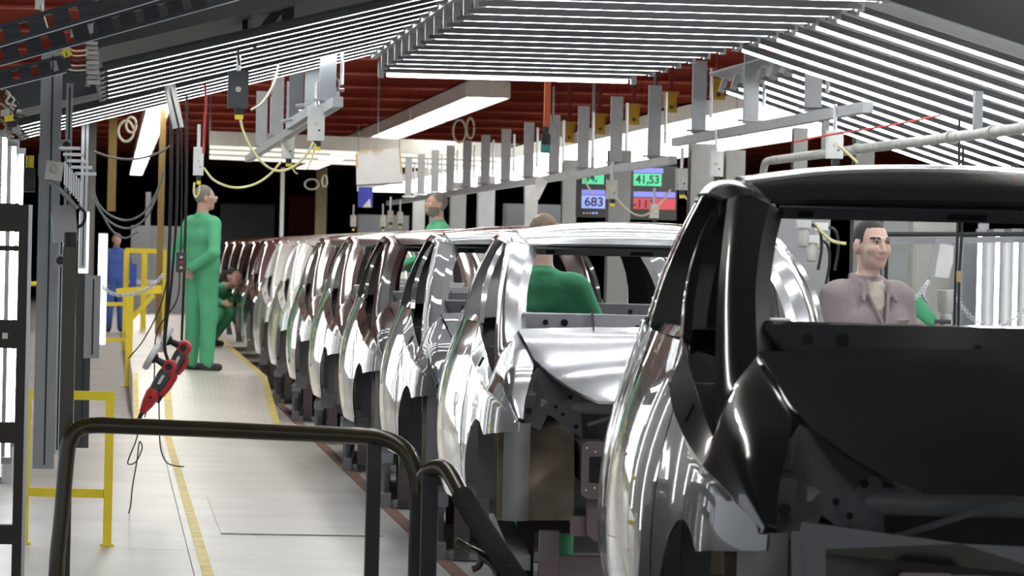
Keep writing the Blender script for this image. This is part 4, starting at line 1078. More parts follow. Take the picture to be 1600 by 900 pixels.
# ------------------------------------------------------------------ polishing machines on their cables
M_TRED = mat('red_tool_plastic', (0.62, 0.035, 0.04), 0.4)
M_TGREY = mat('grey_tool_plastic', (0.07, 0.078, 0.09), 0.45)
M_FELT = mat('white_felt_pad', (0.78, 0.77, 0.74), 0.9)
def polisher(label, hx, hy, tx, ty, z):
    """Head at one pixel, tail at the other, distance z."""
    h, t = W(hx, hy, z), W(tx, ty, z)
    o = thing('polishing_machine', label, 'power tool', t)
    ax = (t - h).normalized(); L = (t - h).length
    f = R_CW @ Vector((0, 0, 1)); side = ax.cross(f).normalized()
    if side.x > 0: side = -side
    # gear head, pad towards the left and up
    MB().lathe(h - f*0.02, f, [(-0.045, 0.034), (-0.03, 0.045), (0.02, 0.045), (0.04, 0.036)], 18).build('gear_head', M_TRED, o, 40)
    MB().lathe(h + f*0.022, f, [(0.0, 0.021), (0.004, 0.021)], 14).build('vent', M_BLACK, o, 40)
    MB().lathe(h + side*0.03, side, [(0, 0.022), (0.05, 0.018), (0.06, 0.03), (0.075, 0.035)], 16).build('spindle', M_BLACK, o, 40)
    MB().lathe(h + side*0.10, side, [(0, 0.075), (0.008, 0.085), (0.028, 0.085), (0.034, 0.075)], 26).build('felt_pad', M_FELT, o, 40)
    MB().tube([h + ax*0.03, h + ax*L*0.18, h + ax*L*0.36, h + ax*L*0.52], [0.036, 0.040, 0.040, 0.036], 16).build('grip', M_TGREY, o, 50)
    MB().tube([h + ax*L*0.50, h + ax*L*0.60, h + ax*L*0.8, h + ax*L*0.93, h + ax*L], [0.037, 0.044, 0.036, 0.024, 0.020], 16).build('motor_housing', M_TRED, o, 50)
    MB().tube([h + side*(-0.02) + ax*L*0.05, h - side*0.05 + ax*L*0.2, h - side*0.05 + ax*L*0.35, h - side*0.034 + ax*L*0.5], 0.014, 10).build('handle_bow', M_TRED, o, 50)
    MB().obox(h + ax*L*0.28 + f*0.040, ax*0.03, side*0.008, f*0.002).build('maker_mark', M_WHITE, o)
    MB().lathe(h + ax*L*0.66 + f*0.043, f, [(0, 0.010), (0.006, 0.008)], 10).build('switch', M_BLACK, o, 40)
    MB().tube([t, t + ax*0.05], [0.014, 0.008], 8).build('cable_gland', M_BLACK, o, 50)
    return o
polisher('red and grey polishing machine hanging lower, its white pad facing up', 264, 573, 222, 645, 24.0)
polisher('red and grey polishing machine hanging higher, partly hidden by the other one', 287, 543, 252, 618, 24.25)

def cable(pts, z, r, m, label, n=40, cat='cable', name='cable', group=None):
    P = [W(p[0], p[1], p[2] if len(p) > 2 else z) for p in pts]
    mb = MB().tube(path(P, n), r, 7)
    return solo(mb, name, m, label, cat, group, 60, loc=tuple(P[0]))
M_CBLK = mat('black_cable', (0.012, 0.012, 0.013), 0.45)
M_CYEL = mat('pale_yellow_cable', (0.80, 0.74, 0.36), 0.5)
M_CCRM = mat('cream_cable', (0.62, 0.58, 0.46), 0.5)
M_CGRY = mat('grey_cable', (0.14, 0.145, 0.15), 0.5)
M_CRED = mat('red_cord', (0.55, 0.06, 0.05), 0.5)
cable([(268, 120), (267, 300), (262, 450), (257, 540), (262, 562)], 24.0, 0.010, M_CBLK, 'thick black hose running down to the lower polishing machine')
cable([(278, 190), (276, 330), (268, 440), (258, 530), (259, 552)], 24.0, 0.008, M_CBLK, 'black hose beside the thick one above the polishing machines')
cable([(292, 150), (291, 300), (288, 420), (285, 500), (284, 532)], 24.2, 0.008, M_CBLK, 'black hose holding the upper polishing machine')
cable([(283, 180), (284, 300), (281, 420), (276, 470), (245, 520), (240, 600), (226, 652)], 24.1, 0.004, M_CBLK, 'thin black cable looping beside the polishing machines')
cable([(263, 430), (250, 480), (225, 530), (201, 560)], 24.3, 0.004, M_CBLK, 'thin dark cable slanting towards the yellow stand')
cable([(222, 648), (218, 665), (212, 690), (203, 712), (200, 725), (212, 722), (222, 700), (218, 690), (214, 720), (207, 760), (203, 795), (195, 811), (172, 812)], 23.7, 0.004, M_CBLK, 'thin black cable trailing from the tool onto the floor', 80)
cable([(248, 600), (249, 660), (251, 700), (260, 722), (275, 728), (288, 729)], 23.7, 0.004, M_CBLK, 'short black cable end hanging beside the yellow floor line')
cable([(147, 237), (180, 247), (215, 248), (250, 238), (268, 226)], 25, 0.007, M_CGRY, 'grey cable sagging between the overhead boxes and the hoses')
cable([(143, 290), (155, 320), (175, 338), (200, 344), (225, 332), (245, 300), (255, 270)], 26, 0.007, M_CGRY, 'upper one of three grey cables in a deep loop', group='looping grey cables')
cable([(143, 300), (158, 332), (180, 352), (205, 356), (228, 340), (246, 305)], 26.4, 0.007, M_CGRY, 'middle one of three grey cables in a deep loop', group='looping grey cables')
cable([(160, 335), (175, 360), (195, 372), (215, 362)], 26.8, 0.006, M_CGRY, 'lowest one of three grey cables in a deep loop', group='looping grey cables')
def chain(pts, z, label, r=0.012, n=46):
    P = path([W(p[0], p[1], z) for p in pts], n)
    mb0 = P[0]; o = thing('chain', label, 'chain', tuple(mb0))
    for i in range(n - 1):
        a, b = P[i], P[i+1]; d, u, v = frame_of(b - a); w = u if i % 2 else v; c = (a + b)/2; l = (b - a).length*0.72
        ring = [c + d*math.cos(t)*l + w*math.sin(t)*r for t in np.linspace(0, 2*math.pi, 9)]
        MB().tube(ring, 0.0032, 5).build('link', M_ALU, o, 60)
    return o
chain([(160, 448), (172, 457), (190, 461), (212, 458), (235, 448), (255, 430)], 25.5, 'steel chain sagging above the yellow stand')
q = W(283, 410, 23.8)
o = thing('hanging_control_box', 'small grey control box hanging on the hoses beside the standing worker', 'control box', q)
MB().obox(q, (0.030, 0, 0), (0, 0.03, 0), (0, 0, 0.058)).build('body', M_DGREY, o)
for dz in (-0.03, 0.0, 0.03): MB().cyl(q + Vector((0, -0.03, dz)), q + Vector((0, -0.037, dz)), 0.009, 10).build('button', M_CCRM if dz else M_TRED, o, 40)

# ------------------------------------------------------------------ hanging posts and boxes beside the walkway
def hung_post(px0, px1, py0, py1, z, m, label, extra=None):
    a, b = W(px0, py0, z), W(px1, py1, z)
    o = thing('hanging_post', label, 'post', (a.x, a.y, b.z))
    MB().box(a.x, b.x, a.y - 0.025, a.y + 0.025, b.z, a.z).build('profile', m, o)
    x = (a.x*0.45 + b.x*0.55)
    MB().box(x - 0.004, x + 0.004, a.y - 0.028, a.y - 0.025, b.z + 0.02, a.z - 0.02).build('slot_line', M_BLACK, o)
    return o
hung_post(65, 84, 80, 733, 20.0, M_GREY, 'long blue-grey post hanging beside the walkway')
hung_post(85, 99, 330, 710, 20.1, M_ALU, 'bright aluminium profile fixed beside the long grey post')
hung_post(104, 110, 130, 330, 20.4, M_GREY, 'thin grey post hanging between the overhead boxes')
hung_post(128, 134, 190, 420, 27.0, M_LGREY, 'pale thin post behind the overhead boxes')
hung_post(133, 155, 430, 560, 22.0, M_LGREY, 'pale grey guard panel hanging beside the white lamp')
hung_post(120, 138, 430, 700, 22.3, M_DGREY, 'dark narrow guard profile beside the pale panel')
# upright glaring lamp
for (x0, x1, y0, y1, z, lab) in ((154, 165, 364, 540, 30.0, 'upright white lamp shining behind the pale guard panel'), (124, 138, 330, 428, 31.0, 'shorter upright white lamp behind the grey boxes')):
    a, b = W(x0, y0, z), W(x1, y1, z); o = thing('upright_lamp', lab, 'lamp', (a.x, a.y, b.z))
    MB().box(a.x, b.x, a.y, a.y + 0.05, b.z, a.z).build('housing', M_WHITE, o)
    MB().box(a.x + 0.004, b.x - 0.004, a.y - 0.008, a.y, b.z + 0.01, a.z - 0.01).build('diffuser', mat('upright_lamp_diffuser', (0.9, 0.9, 0.9), 0.4, emit=(1, 1, 1), estr=2.2, var=0), o)
def box_thing(name, label, cat, px0, py0, px1, py1, z, depth, m, tilt=0.0):
    a, b = W(px0, py0, z), W(px1, py1, z); c = (a + b)/2
    o = thing(name, label, cat, c)
    R = Matrix.Rotation(tilt, 3, 'Y')
    hx, hz = abs(b.x - a.x)/2, abs(a.z - b.z)/2
    MB().obox(c, R @ Vector((hx, 0, 0)), Vector((0, depth/2, 0)), R @ Vector((0, 0, hz))).build('body', m, o)
    return o, c, hx, hz, R
M_BEIGE = mat('beige_metal', (0.50, 0.49, 0.45), 0.45, metal=0.2)
o, c, hx, hz, R = box_thing('valve_block', 'beige ribbed valve block hanging above the pale guard box', 'valve block', 72, 252, 98, 282, 19.6, 0.10, M_BEIGE, 0.12)
MB().lathe(c + Vector((0, -0.05, 0.01)), (0, -1, 0), [(0, 0.022), (0.01, 0.02)], 14).build('cap', M_LGREY, o, 40)
for i in range(8):
    q = c + Vector((0.05 + 0.011*i, 0.02, -0.01 - 0.013*i)); MB().obox(q, (0.004, 0, 0), (0, 0.05, 0), (0, 0, 0.055)).build('rib', M_ALU, o)
for i in range(5):
    q = c + Vector((0.07 + 0.02*i, 0.0, 0.11 - 0.030*i)); MB().obox(q, (0.05, 0, 0), (0, 0.05, 0), (0, 0, 0.007)).build('tray', M_ALU, o)
MB().tube(path([c + Vector((-0.02, 0, -0.05)), c + Vector((0.03, 0, -0.09)), c + Vector((0.09, 0, -0.15)), c + Vector((0.11, 0, -0.18))], 12), 0.012, 8).build('drain_pipe', M_LGREY, o, 50)
o, c, hx, hz, R = box_thing('flat_guard_box', 'flat pale grey box with a mint edge tilted beside the hanging post', 'box', 84, 320, 119, 378, 19.7, 0.06, M_LGREY, -0.10)
MB().obox(c + R @ Vector((-hx - 0.004, 0, -0.02)), R @ Vector((0.005, 0, 0)), (0, 0.03, 0), R @ Vector((0, 0, hz*0.8))).build('mint_edge', mat('mint_plastic', (0.35, 0.62, 0.55), 0.5), o)
MB().tube(path([c + Vector((hx, 0, hz)), c + Vector((hx + 0.04, 0, hz*0.6)), c + Vector((hx + 0.03, 0, 0.0)), c + Vector((hx, 0, -0.02))], 12), 0.008, 8).build('hose', M_BLACK, o, 50)
o, c, hx, hz, R = box_thing('sensor_block', 'grey block with a round black lens on the hanging post', 'sensor', 86, 397, 103, 417, 19.7, 0.06, M_LGREY)
MB().cyl(c + Vector((0, -0.03, 0)), c + Vector((0, -0.04, 0)), 0.020, 16).build('lens', M_BLACK, o, 40)
o, c, hx, hz, R = box_thing('sensor_block', 'small dark sensor box under the slanting lamp panel', 'sensor', 96, 218, 112, 236, 19.8, 0.06, M_GREY)
MB().cyl(c + Vector((0, -0.03, 0)), c + Vector((0, -0.04, 0)), 0.018, 16).build('lens', M_BLACK, o, 40)
o, c, hx, hz, R = box_thing('junction_box', 'plain grey junction box behind the valve block', 'junction box', 60, 240, 82, 276, 20.2, 0.06, M_GREY)
MB().box(c.x - hx*0.8, c.x + hx*0.8, c.y - 0.034, c.y - 0.03, c.z - hz*0.8, c.z + hz*0.8).build('lid', M_LGREY, o)
o, c, hx, hz, R = box_thing('black_motor', 'black motor hanging beside the upright tubes', 'motor', 38, 262, 54, 300, 20.0, 0.08, M_BLACK)
MB().cyl(c + Vector((0, 0, hz)), c + Vector((0, 0, hz + 0.06)), 0.02, 12).build('neck', M_YELLOW, o, 40)
o, c, hx, hz, R = box_thing('cloth_rag', 'crumpled pale blue rag on the yellow barrier', 'rag', 88, 586, 98, 609, 21.1, 0.06, mat('pale_blue_cloth', (0.36, 0.45, 0.66), 0.9, bump=0.8, bscale=40))
for i in range(6): MB().ell(c + Vector((0.012*math.sin(i*2.1), -0.02, -0.03 + 0.014*i)), (0.022 - 0.001*i, 0.02, 0.012), 10, 6).build('fold', MATS['pale_blue_cloth'], o, 60)

# terminal strip with its wires, slotted channels at the upper corner
M_CHAN = mat('dark_slotted_channel', (0.055, 0.058, 0.066), 0.45, metal=0.4)
def channel(x0, y0, x1, y1, z, w, label, n=9):
    a, b = W(x0, y0, z), W(x1, y1, z)
    o = thing('slotted_channel', label, 'channel', tuple(a), None)
    d = (b - a); L = d.length; d.normalize(); up = Vector((0, 0, 1)); up = (up - d*up.dot(d)).normalized()
    MB().bar(a + up*w*0.42, b + up*w*0.42, 0.05, w*0.22, up).build('upper_flange', M_CHAN, o)
    MB().bar(a - up*w*0.42, b - up*w*0.42, 0.05, w*0.22, up).build('lower_flange', M_CHAN, o)
    for i in range(n + 1):
        c = a + d * (L * i / n); MB().obox(c, d*L/n*0.33, (0, 0.006, 0), up*w*0.34).build('web', M_CHAN, o)
    MB().bar(a - up*w*0.54 + Vector((0, -0.026, 0)), b - up*w*0.54 + Vector((0, -0.026, 0)), 0.004, 0.004, up).build('bright_edge', M_ALU, o)
    return o
channel(-20, 62, 330, -42, 17.0, 0.085, 'upper dark slotted channel crossing the top corner')
channel(-20, 92, 420, -30, 17.6, 0.085, 'middle dark slotted channel crossing the top corner', 12)
channel(-20, 130, 100, 100, 18.2, 0.075, 'lower short dark slotted channel at the picture edge', 4)
q = W(140, 95, 18.4)
o = thing('terminal_strip', 'column of pale terminal blocks with loops of wire below the dark channels', 'terminal strip', q)
for i in range(9):
    c = W(143 + 0.4*i, 68 + 7.6*i, 18.4); MB().obox(c, (0.028, 0, 0), (0, 0.03, 0), (0, 0, 0.008)).build('terminal_block', M_LGREY if i % 2 else M_BEIGE, o)
MB().obox(W(138, 97, 18.45), (0.010, 0, 0), (0, 0.01, 0), (0, 0, 0.11)).build('mounting_rail', M_GREY, o)
for i in range(7):
    MB().tube(path([W(138, 70 + 8*i, 18.38), W(115 - 2*i, 72 + 7*i, 18.3), W(98, 60 + 3*i, 18.3), W(85 - i, 42 + i*2, 18.35)], 14), 0.004, 6).build('wire', M_CCRM if i % 3 else M_CBLK, o, 60)
MB().obox(W(104, 83, 18.3), (0.012, 0, -0.016), (0, 0.01, 0), (0.014, 0, 0.012)).build('cable_tie', M_YELLOW, o)
MB().obox(W(128, 46, 18.4), (0.05, 0, 0.012), (0, 0.03, 0), (0, 0, 0.025)).build('connector', M_LGREY, o)
MB().obox(W(62, 4, 18.4), (0.02, 0, 0), (0, 0.03, 0), (0, 0, 0.03)).build('socket', M_WHITE, o)
cable([(64, 8), (72, 40), (80, 58), (95, 70)], 18.35, 0.007, M_CCRM, 'cream cable curving down to the terminal strip')
q = W(14, 170, 19)
o = thing('cable_bundle', 'tangle of yellowed connectors and wires at the end of the lamp panel', 'cable bundle', q)
for i in range(9):
    x, y = 4 + (i*7) % 23, 140 + i*8
    MB().tube(path([W(x - 8, y - 10, 19), W(x + 4, y, 18.95), W(x - 2, y + 12, 18.95), W(x + 14, y + 18, 19)], 12), 0.006, 6).build('wire', (M_CBLK, M_CCRM, M_BEIGE)[i % 3], o, 60)
for i in range(4): MB().obox(W(8 + 6*i, 176 + 9*i, 18.95), (0.02, 0, 0.004), (0, 0.02, 0), (0, 0, 0.014)).build('connector', (M_BEIGE, M_YELLOW, M_BLACK, M_LGREY)[i], o)
# overhead bracket with hose reel arm
o = thing('overhead_bracket', 'beige bent bracket holding the black hoses over the walkway', 'bracket', W(262, 120, 24))
MB().tube(path([W(263, 112, 24), W(266, 140, 24), W(272, 168, 24), W(278, 200, 24)], 14), 0.035, 8).build('arm', M_BEIGE, o, 40)
MB().obox(W(264, 122, 23.9), (0.035, 0, 0), (0, 0.03, 0), (0, 0, 0.03)).build('clamp', M_DGREY, o)
MB().tube(path([W(262, 118, 23.85), W(268, 150, 23.85), W(274, 175, 23.85), W(281, 205, 23.85)], 12), 0.007, 6).build('hose', M_BLACK, o, 50)
MB().cyl(W(263, 98, 24), W(263, 112, 24), 0.02, 10).build('pivot', M_LGREY, o, 40)
cable([(320, 128), (322, 160), (320, 190), (318, 240)], 25, 0.008, M_CRED, 'red cord hanging beside the grey posts over the walkway', cat='cord')

# ------------------------------------------------------------------ overhead rails with posts and socket boxes
def rail(x, y0, y1, z, label, ys, top, group):
    o = thing('overhead_rail', label, 'rail', (x, y0, z))
    MB().box(x - 0.03, x + 0.03, y0, y1, z - 0.03, z + 0.03).build('rail_profile', M_LGREY, o)
    for y in ys:
        MB().box(x - 0.05, x + 0.05, y - 0.02, y + 0.02, z + 0.03, top).build('post', M_LGREY if x > 2 else M_GREY, o)
        MB().cyl((x + 0.085, y, z + 0.15), (x + 0.085, y, top - 0.05), 0.012, 8).build('conduit', M_ALU, o, 40)
        MB().cyl((x - 0.09, y - 0.03, z + 0.05), (x + 0.09, y - 0.03, z + 0.05), 0.008, 8).build('bolt', M_ALU, o, 40)
    return o
rail(4.15, 22.4, 30.2, 2.41, 'near grey overhead rail with upright posts in front of the bright lamp row', [24.2, 26.6, 29.0], 2.96, None)
rail(4.15, 30.3, 62, 2.28, 'long grey overhead rail with upright posts leading towards the screens', [31.4 + 2.4*i for i in range(12)], 2.88, None)
rail(1.30, 24.0, 40, 2.42, 'grey overhead rail with posts above the edge of the walkway', [25.2, 27.2, 29.6, 33, 36.5], 2.95, None)
M_PLUG = mat('black_plug', (0.015, 0.015, 0.016), 0.5)
def socket_box(px, py, wpx, hpx, z, label, m=None, yel=True, stem=0.15):
    c = W(px, py, z); s = z / FPX; hx, hz = wpx*s/2, hpx*s/2
    o = thing('socket_box', label, 'socket box', c, None)
    mb = MB().box(c.x - hx, c.x + hx, c.y - 0.03, c.y + 0.03, c.z - hz, c.z + hz)
    mb.build('body', m or M_WHITE, o)
    MB().box(c.x - hx*0.9, c.x + hx*0.9, c.y - 0.036, c.y - 0.03, c.z - hz*0.92, c.z + hz*0.92).build('cover', m or M_WHITE, o)
    MB().cyl((c.x, c.y - 0.036, c.z), (c.x, c.y - 0.05, c.z), hx*0.28, 12).build('key_lock', M_CCRM, o, 40)
    MB().cyl((c.x + hx*0.35, c.y - 0.036, c.z - hz*0.4), (c.x + hx*0.35, c.y - 0.045, c.z - hz*0.4), hx*0.14, 10).build('screw', M_DGREY, o, 40)
    x = c.x + hx*0.15
    MB().box(x - hx*0.45, x + hx*0.45, c.y - 0.025, c.y + 0.025, c.z - hz - 0.035, c.z - hz).build('plug', M_PLUG, o)
    if yel: MB().box(x - hx*0.40, x + hx*0.40, c.y - 0.022, c.y + 0.022, c.z - hz - 0.06, c.z - hz - 0.035).build('plug_collar', M_YELLOW, o)
    MB().cyl((c.x, c.y, c.z + hz), (c.x, c.y, c.z + hz + stem), 0.012, 8).build('stem', M_ALU, o, 40)
    return o
socket_box(494, 193, 26, 54, 25.2, 'white socket box with a yellow plug below the bent rail over the walkway')
socket_box(450, 229, 20, 38, 31.5, 'smaller white socket box with a yellow plug left of the larger one')
socket_box(310, 252, 16, 44, 27.0, 'white socket box hanging right above the standing worker')
socket_box(372, 140, 32, 58, 22.0, 'black switch box with a yellow plug hanging from the lamp panel', M_DGREY)
socket_box(1304, 226, 25, 44, 23.2, 'white socket box on the pipe above the near black roof', yel=False)
socket_box(1119, 256, 21, 40, 27.9, 'pale socket box just left of the near black roof', yel=False)
socket_box(1065, 280, 18, 34, 30.0, 'pale socket box with a yellow plug right of the red screen', M_BEIGE)
socket_box(956, 296, 17, 30, 34.0, 'pale socket box with a yellow plug between the two screens', M_BEIGE)
socket_box(1022, 330, 14, 22, 38.0, 'small beige socket box in front of the red screen', M_BEIGE, False)
for i, (px, py, z) in enumerate(((700, 338, 45), (675, 342, 48), (625, 340, 52), (598, 345, 55), (552, 345, 60))):
    socket_box(px - 90 if i == 0 else px, py, 9, 18, z, ['pale socket box hanging low between the far posts', 'pale socket box just left of the bearded worker', 'distant pale socket box in the middle of the far row', 'distant pale socket box near the far posts', 'most distant pale socket box over the roofs'][i], M_BEIGE)
cable([(374, 180), (382, 210), (398, 240), (420, 262), (440, 267), (462, 258), (480, 240), (490, 222)], 25, 0.008, M_CYEL, 'yellow cable sagging from the black switch box to the white socket box', cat='cable')
cable([(318, 262), (335, 282), (365, 293), (395, 289), (420, 274), (440, 252)], 27, 0.008, M_CYEL, 'pale yellow cable in a low arc above the standing worker')
cable([(455, 255), (460, 268), (465, 272)], 30, 0.006, M_CYEL, 'short yellow cable end under the smaller socket box')
cable([(493, 225), (488, 245), (480, 265)], 25.1, 0.006, M_CYEL, 'thin yellow cable hanging under the larger socket box')
cable([(304, 285), (303, 300), (306, 308), (311, 300), (312, 288)], 27, 0.007, M_CYEL, 'short yellow loop behind the worker\'s head')
cable([(435, 100), (428, 130), (410, 160), (392, 172)], 24, 0.008, M_CCRM, 'cream cable swinging down to the black switch box')
cable([(962, 308), (972, 320), (990, 334), (1008, 336), (1030, 320), (1048, 296)], 33, 0.008, M_CCRM, 'cream cable sagging between the two screens')
cable([(880, 268), (890, 276), (900, 279), (912, 278), (918, 290), (927, 304)], 36, 0.008, M_CCRM, 'cream cable hanging in front of the left screen')
cable([(1066, 296), (1070, 306), (1073, 312)], 30, 0.006, M_CYEL, 'short yellow cable beside the right screen')
cable([(1240, 222), (1300, 210), (1390, 196), (1470, 180)], 23, 0.006, M_CRED, 'thin red cord stretched below the slanting lamp panel', cat='cord')
cable([(1310, 228), (1325, 240), (1340, 254)], 23, 0.008, M_CYEL, 'bright yellow cable dropping behind the near black roof')
cable([(1274, 348), (1284, 362), (1300, 376), (1322, 381)], 24, 0.010, M_CYEL, 'pale yellow cable left of the man in the coat')
# coils of spare cable hanging from the lamps
for i, (px, py, z, rx, ry) in enumerate(((718, 205, 50, 10, 18), (735, 200, 50, 6, 16), (487, 288, 60, 11, 8), (507, 283, 62, 4, 9), (197, 205, 40, 12, 16), (205, 195, 40, 8, 12))):
    P = [W(px + rx*math.cos(t), py - ry*math.sin(t), z) for t in np.linspace(0.2, 2*math.pi + 0.1, 22)]
    solo(MB().tube(P, 0.014, 6), 'cable_coil', M_CCRM, ['larger cream cable loop under the trough lamp', 'narrow cream cable loop under the trough lamp', 'round cream cable loop left of the hanging sheet', 'small cream cable loop left of the hanging sheet', 'larger cream cable loop beside the lamp over the walkway', 'smaller cream cable loop beside the lamp over the walkway'][i], 'cable', None, 60, loc=tuple(P[0]))
# bent rail with clamps on the walkway side
o = thing('bent_conduit', 'galvanised slanting strut with a coil of conduit over the walkway', 'strut', W(480, 170, 26))
MB().bar(W(452, 196, 26.5), W(525, 150, 25.5), 0.05, 0.06).build('strut', M_LGREY, o)
for a, b in (((508, 141), (538, 141)), ((462, 166), (478, 164)), ((440, 190), (458, 186))): MB().cyl(W(*a, 25.6), W(*b, 25.6), 0.012, 8).build('clamp_bolt', M_ALU, o, 40)
MB().tube([W(520 + 11*math.cos(t), 131 - 11*math.sin(t), 25.5) for t in np.linspace(0, 2*math.pi, 20)], 0.008, 6).build('coil', M_ALU, o, 60)
MB().cyl(W(503, 85, 25.5), W(503, 125, 25.5), 0.014, 10).build('conduit', M_ALU, o, 40)
MB().tube(path([W(503, 125, 25.5), W(506, 140, 25.5), W(500, 155, 25.5), W(498, 165, 25.4)], 10), 0.008, 6).build('flex', M_ALU, o, 50)
# arm in the upper middle with black clamp
o = thing('jointed_arm', 'dark jointed arm with a black clamp hanging from above', 'arm', W(430, 20, 21))
MB().bar(W(392, 72, 21), W(442, 8, 21), 0.05, 0.05).build('arm', M_CHAN, o)
MB().obox(W(450, 20, 20.9), (0.03, 0, 0), (0, 0.03, 0), (0, 0, 0.06)).build('clamp', M_BLACK, o)
MB().bar(W(386, -10, 21.1), W(386, 66, 21.1), 0.05, 0.03).build('hanger', M_BLACK, o)
MB().tube(path([W(386, 50, 21), W(376, 62, 21), W(372, 80, 21), W(374, 100, 21.5)], 10), 0.008, 6).build('cable', M_BLACK, o, 50)
# yellow hanger brackets above the bright lamp row
M_YBR = mat('ochre_bracket', (0.62, 0.38, 0.03), 0.5)
for i, (px, py) in enumerate(((1122, 140), (1048, 160), (990, 179), (937, 194), (889, 207))):
    z = 5.5 * 6400 / (px - 175); s = z/6400; c = W(px, py, z)
    o = thing('hanger_bracket', 'ochre hanger bracket above the bright lamp row, number %s from the near end' % ['one', 'two', 'three', 'four', 'five'][i], 'bracket', c)
    MB().box(c.x - 9*s, c.x + 9*s, c.y - 0.03, c.y + 0.03, c.z - 16*s, c.z + 14*s).build('plate', M_YBR, o)
    MB().box(c.x - 12*s, c.x + 12*s, c.y - 0.05, c.y + 0.05, c.z + 12*s, c.z + 17*s).build('flange', M_YBR, o)
    MB().box(c.x - 12*s, c.x - 8*s, c.y - 0.04, c.y + 0.04, c.z - 8*s, c.z + 12*s).build('lug', M_YBR, o)
    MB().box(c.x - 0.02, c.x + 0.02, c.y - 0.02, c.y + 0.02, c.z + 17*s, 4.75).build('drop_rod', M_REDDK, o)
    MB().cyl((c.x, c.y - 0.035, c.z - 8*s), (c.x, c.y - 0.045, c.z - 8*s), 0.02, 12).build('bolt', M_DGREY, o, 40)
# orange pole with a dark sensor
o = thing('orange_drop_pole', 'orange pole hanging from above with a black and teal sensor at its end', 'pole', W(855, 240, 30))
a, b = W(856, 122, 30), W(855, 198, 30)
MB().box(a.x - 0.022, a.x + 0.022, a.y - 0.022, a.y + 0.022, b.z, a.z + 0.1).build('pole', mat('orange_paint', (0.72, 0.13, 0.02), 0.45), o)
c = W(853, 222, 30)
MB().cyl((c.x, c.y, b.z), (c.x, c.y, c.z + 0.06), 0.018, 10).build('stem', M_BLACK, o, 40)
MB().cyl((c.x, c.y, c.z + 0.06), (c.x, c.y, c.z - 0.08), 0.036, 16).build('sensor_body', M_BLACK, o, 40)
MB().cyl((c.x, c.y, c.z - 0.02), (c.x, c.y, c.z - 0.075), 0.038, 16).build('teal_band', mat('teal_plastic', (0.05, 0.30, 0.32), 0.4), o, 40)
MB().cyl(W(865, 135, 30), W(864, 188, 30), 0.008, 8).build('conduit', M_LGREY, o, 40)
MB().tube(path([W(864, 188, 30), W(870, 200, 30), W(872, 215, 30), W(866, 222, 30), W(862, 218, 30)], 12), 0.006, 6).build('flex', M_LGREY, o, 50)
# hanging sheet of paper
o = thing('hanging_sheet', 'white paper sheet edged with orange tape hanging over the row of bodies', 'paper sheet', W(592, 290, 37))
a, b, c_, d_ = W(556, 237, 37), W(626, 231, 37), W(630, 287, 37), W(557, 292, 37)
MB().prism([a, b, c_, d_], (0, 0.004, 0)).build('sheet', mat('white_paper', (0.80, 0.80, 0.79), 0.7, var=0.03), o)
M_TAPE = mat('orange_tape', (0.72, 0.50, 0.24), 0.5)
for p, q in ((W(557, 240, 36.98), W(557.5, 262, 36.98)), (W(560, 237, 36.98), W(574, 236, 36.98)), (W(582, 236, 36.98), W(598, 234.5, 36.98)), (W(624, 232, 36.98), W(628, 270, 36.98))):
    MB().bar(p, q, 0.004, 0.018, (q - p).cross(Vector((0, 1, 0)))).build('tape', M_TAPE, o)
MB().bar(W(557, 290, 36.98), W(630, 286, 36.98), 0.01, 0.012).build('bottom_rod', M_DGREY, o)
for x in (560, 624): MB().cyl(W(x, 234, 37), W(x, 195, 37), 0.003, 6).build('string', M_DGREY, o)
o, c, hx, hz, R = box_thing('blue_banner', 'blue and white banner below the hanging sheet', 'banner', 560, 292, 582, 324, 62, 0.03, mat('blue_banner_cloth', (0.06, 0.07, 0.45), 0.7))
MB().prism([W(566, 324, 61.9), W(580, 324, 61.9), W(578, 310, 61.9)], (0, 0.01, 0)).build('white_mark', M_WHITE, o)

# ------------------------------------------------------------------ screens
def emis(name, col, s): return mat(name, tuple(v*0.2 for v in col), 0.4, emit=col, estr=s, var=0)
E_BLUE, E_GREEN, E_RED, E_LILAC = emis('screen_blue', (0.33, 0.42, 1.0), 1.0), emis('screen_green', (0.09, 0.72, 0.36), 0.9), emis('screen_red', (0.62, 0.06, 0.08), 0.8), emis('screen_lilac', (0.24, 0.25, 0.85), 0.9)
def text_part(s, px, py, z, hpx, m, parent, w=1.0):
    cu = bpy.data.curves.new('digits', 'FONT'); cu.body = s; cu.align_x = 'CENTER'; cu.align_y = 'CENTER'
    cu.size = hpx * z / FPX * 1.38; cu.extrude = 0.001; cu.offset = 0.003
    o = bpy.data.objects.new('digits', cu); C.objects.link(o)
    me = bpy.data.meshes.new_from_object(o.evaluated_get(bpy.context.evaluated_depsgraph_get())); bpy.data.objects.remove(o)
    me.materials.clear(); me.materials.append(m)
    q = link('digits', me, parent)
    q.location = W(px, py, z) - Vector(ORIG[parent.name]); q.rotation_euler = (math.pi/2, 0, 0); q.scale = (w, 1, 1)
    return q
def screen(label, x0, y0, x1, y1, z, rows):
    a, b = W(x0, y0, z), W(x1, y1, z); o = thing('status_screen', label, 'screen', ((a.x+b.x)/2, a.y, b.z))
    MB().box(a.x, b.x, a.y, a.y + 0.08, b.z, a.z).build('casing', M_BLACK, o)
    for (u0, v0, u1, v1, m) in rows:
        p, q = W(u0, v0, z), W(u1, v1, z); MB().box(p.x, q.x, a.y - 0.004, a.y, q.z, p.z).build('screen_field', m, o)
    MB().cyl(((a.x+b.x)/2, a.y + 0.05, a.z), ((a.x+b.x)/2, a.y + 0.05, 4.75), 0.02, 8).build('hanger', M_GREY, o, 40)
    return o
